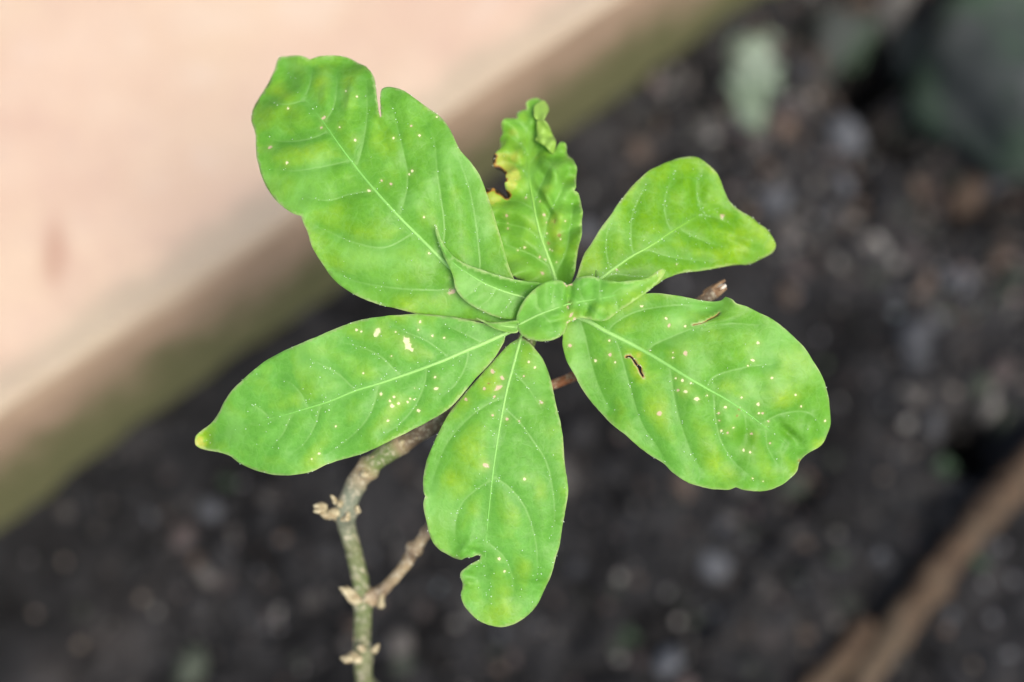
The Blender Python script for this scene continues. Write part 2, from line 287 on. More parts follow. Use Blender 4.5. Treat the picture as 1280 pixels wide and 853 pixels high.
       'holes': [[(36.55, -5.19), (37.46, -4.72), (38.5, -4.97), (39.43, -6.07), (40.31, -7.37), (41.54, -8.41), (41.48, -9.8), (42.26, -11.23), (41.97, -11.57), (41.03, -10.22), (40.42, -8.63), (39.36, -7.12), (38.48, -5.69),
                  (37.45, -5.15), (36.75, -5.4)],
                 [(57.94, 5.02), (59.29, 5.3), (61.24, 5.78), (63.6, 7.02), (65.64, 8.07), (66.8, 9.04), (66.74, 9.16), (65.58, 8.22), (63.57, 7.19), (61.2, 5.95), (59.3, 5.44), (58.0, 5.14)]],
       'arch': [(0, -4), (0.2, -2), (0.5, 3), (0.8, 2), (1, -6)],
       'cross': (-0.02, -0.003, -0.04, -0.003),
       'quilt': 1.0,
       'wave': (1.0, 3.5, 0.6),
       'rough': 1.1,
       'seed': 31,
       'spots': [(27.09, -6.38, 0.53, 0, 1, 0), (31.45, 0.13, 0.44, 0, 1, 0), (33.3, -6.8, 0.44, 0, 1, 0), (31.67, -4.44, 0.7, 1, 1, 0), (49.63, 7.21, 0.53, 0, 1, 0), (50.52, 4.94, 0.61, 1, 1.5, -60),
                 (51.68, -3.71, 0.35, 0, 1, 0), (51.59, -5.36, 0.35, 0, 1, 0), (54.56, -12.65, 0.61, 0, 1.2, 70), (55.47, -16.2, 0.79, 0, 1.6, 0), (53.14, -15.71, 0.61, 1, 1, 0), (58.98, -18.44, 0.79, 0, 1.5, 15),
                 (52.45, -11.97, 0.44, 0, 1, 0), (57.16, -13.52, 0.44, 0, 1, 0), (62.48, -17.46, 0.35, 0, 1, 0), (68.41, -21.2, 0.53, 0, 1, 0), (66.16, -23.12, 0.44, 1, 1, 0), (66.5, -25.51, 0.35, 1, 1, 0),
                 (67.33, -28.88, 0.53, 0, 1, 0), (69.22, -29.48, 0.44, 1, 1, 0), (71.06, -27.78, 0.35, 0, 1, 0), (77.29, -29.88, 0.53, 1, 1, 0), (74.7, -35.17, 0.53, 0, 1.4, 90), (76.77, -35.86, 0.44, 0, 1, 0),
                 (79.11, -0.66, 0.53, 0, 1, 0), (77.33, -6.16, 0.61, 0, 1.4, 20), (75.8, -7.91, 0.35, 0, 1, 0), (83.38, -11.82, 0.53, 0, 1.4, 0), (78.99, -20.3, 0.61, 0, 1.3, 80), (79.37, -23.22, 0.44, 0, 1, 0),
                 (73.69, -18.1, 0.44, 0, 1, 0), (80.48, -23.21, 0.44, 1, 1, 0), (91.25, -17.29, 0.44, 0, 1, 0), (93.52, -21.17, 0.44, 0, 1, 0), (77.88, -44.42, 0.35, 0, 1, 0), (81.53, -45.55, 0.26, 0, 1, 0),
                 (83.45, -33.07, 0.35, 1, 1, 0), (82.63, -25.9, 0.35, 1, 1, 0), (102.06, -26.03, 0.44, 0, 1, 0), (55.73, 4.76, 0.44, 0, 1, 0), (41.9, 11.18, 0.53, 0, 1.5, 0), (72.19, -24.03, 0.53, 2, 1, 0),
                 (72.95, -21.87, 0.44, 2, 1, 0), (94.06, -39.18, 0.7, 2, 1, 0), (47.35, -23.17, 0.79, 1, 1, 0), (18.85, -1.54, 0.7, 1, 1, 0), (44.49, -3.11, 0.26, 0, 1, 0), (55.49, -3.96, 0.88, 1, 1, 0)],
       'yellow': [(40.99, -3.99, 2.63, 1.3), (39.13, -10.1, 2.45, 0.8), (46.05, -21.43, 4.38, 0.7), (62.01, -38.16, 5.26, 0.7), (52.25, -31.08, 2.63, 0.5), (88.88, -16.2, 4.38, 0.8), (85.43, -8.35, 4.38, 0.5),
                  (87.2, -19.71, 2.19, 0.7), (70.5, 11.3, 3.51, 1.0), (66.4, 9.16, 2.63, 0.7), (59.46, 9.17, 3.51, 0.5), (77.07, -31.22, 3.94, 0.5), (52.3, 1.27, 3.07, 0.3), (19.16, -6.65, 2.63, 0.3), (91.61, -5.73, 4.38, 0.5),
                  (66.08, 1.26, 4.38, 0.4), (71.9, -42.69, 4.38, 0.5), (100.84, -33.29, 2.63, 1.2), (92.58, -42.9, 3.51, 0.9), (80.76, -38.33, 4.38, 0.6)],
       'deep': [(77.07, -33.85, 4.38, 0.8), (73.41, -30.28, 3.51, 0.6), (27.97, 4.8, 3.51, 0.4), (90.16, -30.61, 2.63, 0.5)],
       'bumps': [(89.2, -29.4, 5.26, 1.4, -0.7, -2.8), (89.6, -34.7, 1.75, 4.38, -0.52, 1.6), (97.1, -26.8, 2.63, 5.26, -0.35, 2.0), (93.6, -38.2, 2.28, 2.28, 0.0, -2.2), (62.9, 10.0, 6.13, 2.28, 0.14, -3.0),
                 (62.9, 5.7, 7.01, 1.23, 0.21, 1.2), (70.8, 13.1, 2.1, 1.75, -0.52, 2.0), (75.2, -32.0, 2.98, 6.13, -0.35, -1.6), (69.9, -6.6, 5.26, 3.51, -0.35, 1.4), (57.6, -19.8, 3.51, 7.01, -0.17, 0.9)],
       'tint': 0.2,
       'width': 1.1,
       'brown': [],
       'flaps': []},
 'R': {'outline': [(20.96, 14.54, 1), (20.25, 17.54), (21.15, 21.09), (22.01, 24.15), (23.42, 28.06), (25.93, 31.95), (28.74, 36.43), (32.12, 40.94), (35.63, 46.16), (39.03, 50.42), (42.45, 53.85), (45.99, 56.88), (49.57, 58.64),
                   (53.08, 60.36), (56.55, 61.41), (61.15, 61.77), (63.69, 60.79), (66.25, 58.82), (68.51, 56.55), (69.92, 53.99), (71.01, 50.84), (72.41, 47.72), (73.8, 46.01), (76.37, 43.75), (79.8, 41.79), (82.7, 39.56),
                   (85.33, 37.89), (87.37, 35.36), (88.73, 32.83), (88.59, 31.14), (87.48, 29.72), (85.24, 28.31), (81.81, 26.6), (79.53, 25.75), (75.5, 25.56), (71.21, 24.88), (66.21, 23.92), (61.55, 23.13), (56.8, 22.62),
                   (53.26, 21.54), (49.82, 20.11), (47.03, 18.16), (42.02, 16.05), (35.24, 14.5), (27.54, 13.96)],
       'midrib': [(20.96, 14.54), (24.82, 17.29), (29.22, 20.6), (34.81, 24.78), (39.33, 27.9), (45.55, 31.3), (51.94, 35.67), (57.84, 39.23), (63.24, 42.27), (68.64, 44.45), (73.09, 45.63)],
       'veins': [[(32.84, 23.27), (31.91, 24.77), (30.96, 29.23), (31.0, 33.71), (31.57, 37.34)], [(40.18, 28.35), (39.53, 29.86), (39.12, 34.89), (39.51, 40.56), (41.88, 46.85), (44.61, 52.22)],
                 [(53.0, 36.26), (51.98, 37.93), (50.9, 41.32), (50.56, 46.46), (51.71, 50.52), (53.82, 54.6)], [(64.16, 42.71), (63.22, 44.31), (61.94, 49.14), (62.03, 53.74), (63.83, 55.67)],
                 [(30.33, 21.43), (34.78, 21.89), (39.8, 21.19), (44.83, 21.39)], [(43.56, 30.22), (45.24, 29.78), (50.02, 28.26), (55.82, 27.26), (62.8, 26.71), (65.69, 26.52)],
                 [(55.48, 37.74), (57.17, 36.24), (61.77, 34.16), (66.53, 32.61), (70.15, 31.7)], [(63.24, 42.27), (65.32, 41.88), (69.36, 41.42), (72.95, 39.37)]],
       'arch': [(0, -7), (0.3, -8), (0.6, -11), (1, -20)],
       'cross': (0.02, -0.0045, 0.0, -0.004),
       'quilt': 0.8,
       'wave': (0.6, 3, 0),
       'rough': 0.7,
       'seed': 41,
       'spots': [(34.23, 23.39, 0.54, 1, 1.5, 30), (70.82, 42.01, 0.76, 1, 1, 0), (54.28, 25.24, 0.33, 0, 1, 0)],
       'yellow': [(87.71, 32.26, 2.45, 1.5), (84.47, 36.76, 2.72, 1.1), (69.64, 54.28, 2.18, 1.0), (58.22, 58.73, 3.26, 0.7), (69.49, 28.72, 3.81, 0.8), (62.19, 28.48, 2.72, 0.6), (55.05, 47.12, 2.72, 0.5),
                  (75.83, 31.03, 3.26, 0.6), (45.17, 43.43, 2.18, 0.3), (80.39, 40.67, 2.72, 0.8), (66.8, 57.1, 2.18, 0.7)],
       'bumps': [(69.9, 41.8, 6.53, 2.18, -0.52, -2.2), (78.3, 33.1, 4.9, 3.26, 0.35, 1.4), (57.6, 50.5, 2.72, 5.99, 0.0, 1.0), (62.5, 49.9, 2.18, 5.99, 0.0, -1.2), (75.0, 33.1, 6.53, 1.31, -0.35, -1.2)],
       'tint': 0.85,
       'width': 0.8,
       'ribend': 0.9,
       'holes': [],
       'brown': [],
       'deep': [],
       'flaps': []},
 'B': {'outline': [(15.02, 17.79, 1), (6.12, 18.68), (-3.93, 24.44), (-8.63, 33.57), (-10.04, 42.18), (-9.37, 47.78), (-8.44, 50.53, 1), (-5.49, 50.41), (-3.0, 48.99), (-1.14, 47.49, 1), (-2.31, 51.36), (-2.1, 54.95),
                   (-3.36, 57.35), (-5.78, 58.37), (-6.35, 60.29), (-5.84, 62.63), (-4.42, 64.4), (-3.95, 66.08), (-4.18, 68.73), (-3.22, 70.57), (-3.64, 73.31), (-2.45, 75.21), (-0.05, 75.63), (1.95, 75.93), (1.54, 77.43),
                   (3.54, 78.72), (5.15, 79.29), (4.91, 81.21), (6.36, 82.95), (8.77, 83.54), (10.38, 82.67), (11.81, 80.15), (11.65, 77.38), (10.78, 74.65), (12.97, 71.94), (14.16, 69.47), (14.53, 66.51), (13.93, 63.35, 1),
                   (16.73, 67.46), (18.36, 66.04), (18.69, 63.28), (20.55, 61.03), (21.65, 57.42), (21.38, 53.39), (20.63, 49.51, 1), (22.0, 48.77), (22.93, 45.04), (22.86, 37.05), (21.79, 30.67), (20.7, 24.6), (19.58, 19.26),
                   (17.68, 17.59)],
       'midrib': [(15.02, 17.79), (13.52, 23.29), (11.58, 28.7), (9.65, 34.15), (8.09, 40.35), (6.81, 47.54), (5.82, 54.04), (5.35, 61.95), (5.15, 68.02), (5.95, 72.87), (7.33, 77.84), (8.6, 82.1)],
       'veins': [[(13.29, 24.06), (6.15, 28.68), (-2.38, 31.96)], [(9.8, 33.69), (4.61, 37.28), (-4.33, 39.58)], [(7.56, 43.48), (2.29, 46.5), (-1.62, 46.96)], [(10.26, 32.59), (12.37, 41.95), (16.3, 49.86), (18.93, 56.87)],
                 [(14.06, 21.73), (17.7, 29.35), (19.24, 38.6), (20.26, 46.92)], [(7.1, 45.9), (10.9, 54.79), (14.33, 60.85)], [(5.75, 54.86), (1.52, 59.07), (-2.81, 60.57)], [(5.36, 63.69), (1.54, 67.59), (-1.8, 71.0)],
                 [(5.48, 59.29), (9.53, 64.67), (11.96, 68.09)], [(5.8, 71.36), (3.15, 73.64), (0.75, 74.85)]],
       'arch': [(0, -9), (0.3, -11), (0.6, -17), (1, -32)],
       'cross': (0.1, -0.012, 0.15, -0.012),
       'quilt': 2.4,
       'wave': (2.2, 7, 0.6),
       'rough': 2.6,
       'seed': 53,
       'spots': [(4.12, 30.87, 0.51, 0, 1, 0), (10.04, 22.44, 0.67, 1, 1.5, 30), (1.91, 29.92, 0.31, 0, 1, 0), (-1.72, 41.48, 0.55, 1, 1, 0), (4.56, 47.56, 0.39, 1, 1.5, 0), (10.56, 41.56, 0.55, 1, 1.4, 20),
                 (14.01, 39.21, 0.55, 2, 2.6, -70), (15.57, 34.87, 0.79, 2, 1, 0), (15.96, 33.43, 0.31, 0, 1, 0), (17.51, 39.41, 0.35, 0, 1, 0), (12.06, 32.33, 0.59, 2, 1.5, 50), (14.68, 26.09, 0.27, 0, 2.5, 85),
                 (11.59, 35.58, 0.31, 0, 1, 0), (9.19, 46.18, 0.27, 0, 1, 0), (9.16, 27.71, 0.47, 1, 1, 0), (10.99, 26.93, 0.27, 0, 1, 0), (-1.32, 37.38, 0.39, 1, 1, 0), (12.58, 30.3, 0.31, 0, 1, 0), (13.37, 29.86, 0.24, 0, 1, 0),
                 (-1.4, 39.13, 0.24, 0, 1, 0), (11.37, 39.17, 0.27, 1, 1, 0)],
       'yellow': [(-3.6, 60.76, 3.47, 2.4), (-0.84, 55.47, 2.87, 2.0), (-6.27, 47.85, 3.47, 1.9), (-0.83, 51.4, 2.42, 1.5), (1.52, 54.24, 3.02, 0.7), (13.46, 39.4, 2.57, 1.4), (13.87, 35.58, 2.27, 1.0), (11.6, 50.51, 1.96, 0.9),
                  (2.32, 62.47, 3.02, 0.8), (6.2, 50.84, 1.66, 0.6), (-0.05, 70.83, 2.57, 0.7), (5.47, 58.37, 1.66, 0.7), (16.16, 29.35, 2.27, 0.7), (8.68, 61.95, 3.02, 0.8), (2.34, 68.55, 3.78, 0.8), (17.95, 51.66, 3.02, 0.6),
                  (6.16, 37.26, 3.78, 0.5), (3.95, 75.98, 2.27, 0.7)],
       'brown': [(-6.36, 60.6, 1.13, 1.6), (-5.6, 62.2, 0.76, 1.2), (-4.92, 57.75, 1.21, 1.5), (-2.65, 55.92, 0.91, 1.4), (-2.17, 53.34, 0.76, 1.5), (-1.61, 48.63, 1.28, 1.7), (-3.16, 49.36, 1.06, 1.3), (-4.87, 50.07, 0.98, 1.6),
                 (-7.44, 50.54, 0.98, 1.6), (-3.59, 57.1, 0.98, 1.4), (-8.59, 49.7, 0.76, 1.4)],
       'bumps': [(3.0, 63.5, 1.51, 3.78, -0.35, 2.2), (9.0, 56.7, 1.81, 4.53, 0.52, -3), (13.5, 56.7, 1.51, 4.53, 0.52, 2.5), (0.7, 56.7, 3.02, 1.21, 0.35, 2), (-1.6, 66.5, 1.21, 2.27, -0.35, 2.0),
                 (8.3, 66.5, 1.21, 4.53, 0.0, -3), (6.7, 74.8, 1.51, 3.02, -0.17, 2), (12.0, 46.9, 1.21, 5.29, 0.52, 2.5), (10.5, 45.3, 0.91, 6.04, 0.52, -2.2)],
       'tint': 0.5,
       'pale': 0.16,
       'chlor': 1.7,
       'width': 0.8,
       'flaps': [{'poly': [(8.62, 74.36), (10.62, 74.4), (12.58, 72.32), (13.72, 69.93), (14.7, 67.73), (14.71, 65.48), (13.49, 63.22), (10.6, 66.02), (7.88, 68.01), (8.64, 69.3), (8.44, 71.51)],
                  'lift': 5.0,
                  'slope': [(14.45, 67.05), (8.34, 68.97)]},
                 {'poly': [(7.54, 79.86), (8.68, 80.94), (10.62, 82.28), (12.04, 80.98), (12.41, 78.61), (11.66, 76.39), (10.62, 74.4), (9.09, 74.49), (7.61, 75.54), (7.31, 77.98)],
                  'lift': 3.5,
                  'slope': [(12.15, 78.63), (7.54, 77.99)]}],
       'holes': [],
       'deep': []},
 'Y1': {'outline': [(-24.39, 37.27, 1), (-23.69, 36.09), (-23.01, 33.66), (-22.07, 31.3), (-20.39, 28.89), (-17.98, 26.33), (-14.63, 24.31), (-10.8, 22.85), (-6.98, 21.51), (-3.17, 20.33), (0.64, 19.38), (4.45, 18.77),
                    (8.24, 18.47), (10.14, 17.32), (9.73, 14.09), (7.39, 10.82, 1), (5.46, 8.41), (1.12, 7.1), (-2.24, 7.19), (-5.6, 7.9), (-8.94, 9.33), (-11.81, 10.75), (-14.67, 12.66), (-17.05, 15.04), (-18.23, 17.42),
                    (-18.81, 20.77), (-20.29, 24.12), (-21.94, 27.48), (-23.51, 31.78), (-24.37, 35.06)],
        'midrib': [(7.39, 10.82), (4.01, 13.93), (-0.32, 15.12), (-5.11, 16.77), (-9.89, 18.9), (-14.66, 21.98), (-18.96, 25.08), (-22.09, 29.65), (-24.3, 37.03)],
        'veins': [[(0.64, 14.78), (-1.28, 11.27), (-4.16, 8.39)], [(-5.11, 16.77), (-7.5, 13.16), (-10.85, 10.76)], [(-9.89, 18.9), (-12.28, 16.01), (-15.15, 13.86)], [(2.57, 14.41), (4.48, 16.06), (7.32, 16.94)]],
        'arch': [(0, 1), (0.3, 3.5), (0.6, 5), (0.85, 4.5), (1, 7)],
        'cross': (0.05, -0.006, 1.15, 0.0),
        'quilt': 0.4,
        'wave': (0.3, 2, 0),
        'rough': 0.5,
        'seed': 61,
        'spots': [],
        'yellow': [(-24.17, 36.0, 1.93, 0.5), (-20.88, 27.96, 1.93, 0.4)],
        'bumps': [(-20.6, 25.8, 1.93, 1.93, 0.0, 1)],
        'tint': 0.1,
        'pale': 0.08,
        'width': 0.5,
        'thick': 0.4,
        'holes': [],
        'brown': [],
        'deep': [],
        'flaps': []},
 'Y2': {'outline': [(1.47, 4.8, 1), (1.38, 7.42), (2.12, 9.58), (3.64, 12.6), (5.81, 15.2), (8.42, 17.37), (11.0, 18.64), (13.62, 19.09), (16.22, 18.65), (17.34, 17.56, 1), (18.89, 18.28), (20.6, 19.77), (22.76, 20.41),
                    (24.9, 20.51), (27.07, 19.95), (29.24, 19.17), (31.78, 18.82), (34.83, 18.62), (38.35, 19.08), (41.44, 19.54), (43.65, 20.43), (45.84, 21.95), (47.68, 22.83), (48.56, 22.44), (48.25, 21.31), (46.69, 19.12),
                    (44.01, 16.7), (40.92, 14.29), (37.88, 12.12), (34.94, 10.2), (32.3, 8.24), (30.58, 6.94), (28.44, 6.29), (26.24, 6.5), (23.67, 7.08), (21.06, 7.3), (20.22, 6.7, 1), (17.57, 5.64, 1), (17.35, 4.34),
                    (16.47, 2.59), (14.93, 1.29), (12.75, 0.42), (9.72, -0.02), (6.69, 0.33), (4.52, 0.94), (2.78, 1.95), (2.04, 3.27)],
        'midrib': [(1.47, 4.8), (5.19, 6.76), (9.31, 8.7), (13.66, 10.22), (17.71, 11.74), (21.15, 12.45), (25.49, 13.09), (31.07, 14.13), (34.91, 15.19), (39.27, 16.93), (43.66, 19.12), (47.95, 22.61)],
        'veins': [[(9.31, 8.7), (8.0, 11.74), (7.99, 15.22)], [(13.23, 10.09), (12.78, 13.91), (13.64, 17.6)], [(9.31, 8.7), (11.91, 6.08), (13.19, 2.16)], [(22.89, 12.66), (21.48, 15.65), (21.02, 18.67)],
                  [(28.04, 13.58), (27.79, 16.52), (27.96, 19.31)], [(22.89, 12.66), (24.64, 10.48), (28.01, 7.38)], [(31.07, 14.13), (33.18, 16.06), (36.62, 17.56)], [(31.92, 14.34), (33.2, 12.59), (33.64, 9.98)]],
        'arch': [(0, 4), (0.2, 8), (0.42, 6), (0.6, 9), (0.8, 10), (1, 9)],
        'cross': (0.38, -0.028, 0.3, -0.03),
        'quilt': 1.3,
        'wave': (0.6, 3, 0),
        'rough': 1.3,
        'seed': 71,
        'spots': [(18.57, 12.03, 0.58, 2, 2.0, 30), (17.9, 10.72, 0.62, 1, 1.8, 70), (18.82, 8.27, 0.71, 1, 1.6, -50), (20.0, 6.87, 0.71, 1, 1.8, 20), (17.79, 5.73, 0.58, 1, 1.5, 40), (18.47, 18.07, 0.71, 1, 1.4, 30),
                  (17.34, 17.6, 0.53, 1, 1, 0), (16.66, 18.23, 0.4, 1, 1, 0), (18.68, 6.08, 0.4, 2, 1.5, 30)],
        'yellow': [(44.98, 19.57, 5.32, 1.1), (37.48, 13.44, 3.99, 0.9), (47.82, 22.4, 2.22, 0.9), (33.19, 9.55, 3.1, 0.5), (19.35, 8.27, 2.22, 0.4)],
        'bumps': [(17.9, 14.2, 1.15, 5.32, -0.17, -3.2), (21.4, 16.8, 2.22, 2.22, 0.0, 1.8), (23.6, 9.5, 0.71, 1.95, -0.44, -2.8), (21.9, 8.4, 1.33, 1.33, 0.0, 1.5), (26.7, 9.7, 1.33, 3.1, -0.35, 1.6),
                  (14.3, 6.6, 2.22, 0.89, 0.26, -1.6), (14.3, 8.4, 2.66, 1.06, 0.26, 1.2), (16.6, 13.3, 1.15, 2.22, 0.0, 1.5), (25.4, 16.4, 1.33, 2.66, 0.0, -1.2)],
        'tint': 0.05,
        'pale': 0.15,
        'chlor': 1.5,
        'width': 0.4,
        'holes': [],
        'brown': [],
        'deep': [],
        'flaps': []},
 'G': {'outline': [(2.55, 4.28, 1), (1.83, 6.43), (0.16, 6.42), (-1.27, 6.19), (-4.13, 5.94), (-7.48, 5.95), (-9.89, 6.92), (-11.67, 7.5, 1), (-10.37, 6.59), (-8.44, 5.57), (-6.04, 4.18), (-3.18, 3.18), (0.16, 2.51),
                   (1.83, 2.85)],
       'midrib': [(2.55, 4.28), (-1.27, 4.61), (-5.09, 5.09), (-7.96, 5.86), (-11.57, 7.45)],
       'veins': [],
       'arch': [(0, 5), (0.5, 6), (1, 4)],
       'cross': (0.35, 0.0, 0.35, 0.0),
       'quilt': 0.1,
       'wave': (0.1, 2, 0),
       'rough': 0.2,
       'seed': 81,
       'spots': [],
       'yellow': [(-10.85, 6.92, 1.93, 0.5)],
       'bumps': [],
       'tint': 0.5,
       'width': 0.3,
       'holes': [],
       'brown': [],
       'deep': [],
       'flaps': []},
 'S': {'outline': [(26.93, 19.77, 1), (26.7, 21.21), (27.02, 22.88), (27.59, 22.26), (27.97, 20.8), (28.18, 19.64)],
       'midrib': [(27.52, 19.65), (27.45, 21.21), (27.11, 22.75)],
       'veins': [],
       'arch': [(0, -2), (0.5, 1), (1, 3)],
       'cross': (0.4, 0, 0.4, 0),
       'quilt': 0.05,
       'wave': (0, 2, 0),
       'rough': 0.1,
       'seed': 83,
       'spots': [],
       'yellow': [],
       'bumps': [],
       'tint': 0.2,
       'width': 0.25,
       'holes': [],
       'brown': [],
       'deep': [],
       'flaps': []}}
APEX_MM = (4.71, 5.37, -7)
STEM_BASE = (-0.0417, 0.0552, -0.012)
STEM = [(-41.73, -225.85, -323.58, 4.6, 'o'), (-48.73, -196.6, -258.55, 4.2, 'o'), (-53.73, -169.22, -192.84, 4.0, 'o'), (-54.73, -146.55, -125.42, 3.7, 'o'), (-53.73, -123.87, -58, 3.2, 'o'),
 (-54.07, -107.43, -53, 3.2, 'o'), (-52.79, -95.17, -49, 3.1, 'g'), (-53.79, -83.1, -45, 3.0, 'g'), (-56.06, -71.06, -40, 2.9, 'o'), (-58.95, -60.76, -36, 3.2, 'y'), (-55.16, -51.16, -32, 3.6, 'y'),
 (-50.16, -43.72, -29, 3.5, 't'), (-46.41, -40.81, -27, 3.3, 'l'), (-40.87, -36.92, -26, 3.3, 'l'), (-37.79, -35.48, -25, 3.2, 't'), (-33.98, -33.3, -25, 2.8, 'b'), (-24.42, -27.54, -24, 2.5, 'b'),
 (-10.81, -18.51, -22, 2.9, 'b'), (1.34, -7.64, -18, 3.0, 'b'), (5.83, 0.4, -13, 3.0, 'l'), (5.22, 4.83, -6, 2.2, 'l')]
STEM_RINGS = [(0.6472, 2.6, 0.3), (0.6976, 2.4, 0.28), (0.7761, 3.2, 0.3), (0.8038, 0.8, 0.07), (0.8196, 1.9, 0.22), (0.8527, 1.0, 0.2), (0.9616, 2, 0.3), (0.25, 3, 0.25), (0.42, 3, 0.25)]
TWIG = [(-50.6, -91.39, -47, 2.3, 't'), (-45.87, -88.19, -45, 2.1, 'b'), (-41.09, -83.16, -42, 1.9, 't'), (-36.93, -77.91, -39, 2.2, 't'), (-34.55, -73.42, -37, 2.3, 'b'), (-31.36, -68.96, -35, 2.0, 't'),
 (-28.74, -64.53, -33, 1.7, 'b'), (-25.32, -58.77, -31, 1.3, 'b')]
RTWIG = [(-7.57, -16.35, -22, 2.0, 'b'), (2.71, -17.19, -23, 1.7, 'r'), (13.57, -15.06, -24, 1.6, 'r'), (21.71, -11.8, -24, 1.6, 'r'), (35.2, -3.66, -23, 1.6, 'r'), (51.34, 5.81, -22, 1.7, 'b'),
 (61.35, 11.7, -20, 1.9, 'b'), (67.93, 16.24, -19, 2.0, 'b')]
BUDS = [('bud', (-59.7, -58.45, -33), (-67.02, -59.2, -30), 2.6, 7, 301), ('bud', (-59.18, -56.56, -31), (-61.95, -53.59, -29), 1.6, 4, 311),
 ('leaf_scar', (-57.25, -61.52, -31), (-55.92, -59.07, -29), 1.9, 3, 321), ('leaf_scar', (-54.17, -59.01, -33), (-52.85, -56.56, -31), 1.4, 3, 326),
 ('twig_stub', (-53.79, -93.01, -45), (-61.92, -85.7, -42), 1.7, 5, 331), ('bud', (-48.13, -93.01, -45), (-45.31, -89.64, -42), 1.9, 4, 341),
 ('bud', (-54.68, -112.64, -48), (-59.34, -112.88, -44), 2.4, 6, 351), ('bud', (-53.44, -109.58, -47), (-54.82, -108.08, -44), 2.0, 4, 361),
 ('leaf_scar', (-49.56, -111.5, -48), (-47.66, -109.36, -46), 2.0, 3, 366), ('leaf_scar', (-51.11, -44.45, -25), (-47.75, -45.44, -24), 2.0, 4, 371),
 ('leaf_scar', (-37.83, -33.37, -22), (-36.75, -37.69, -22), 1.3, 4, 381), ('leaf_scar', (-51.43, -91.41, -44), (-53.02, -91.79, -43), 1.8, 3, 391)]
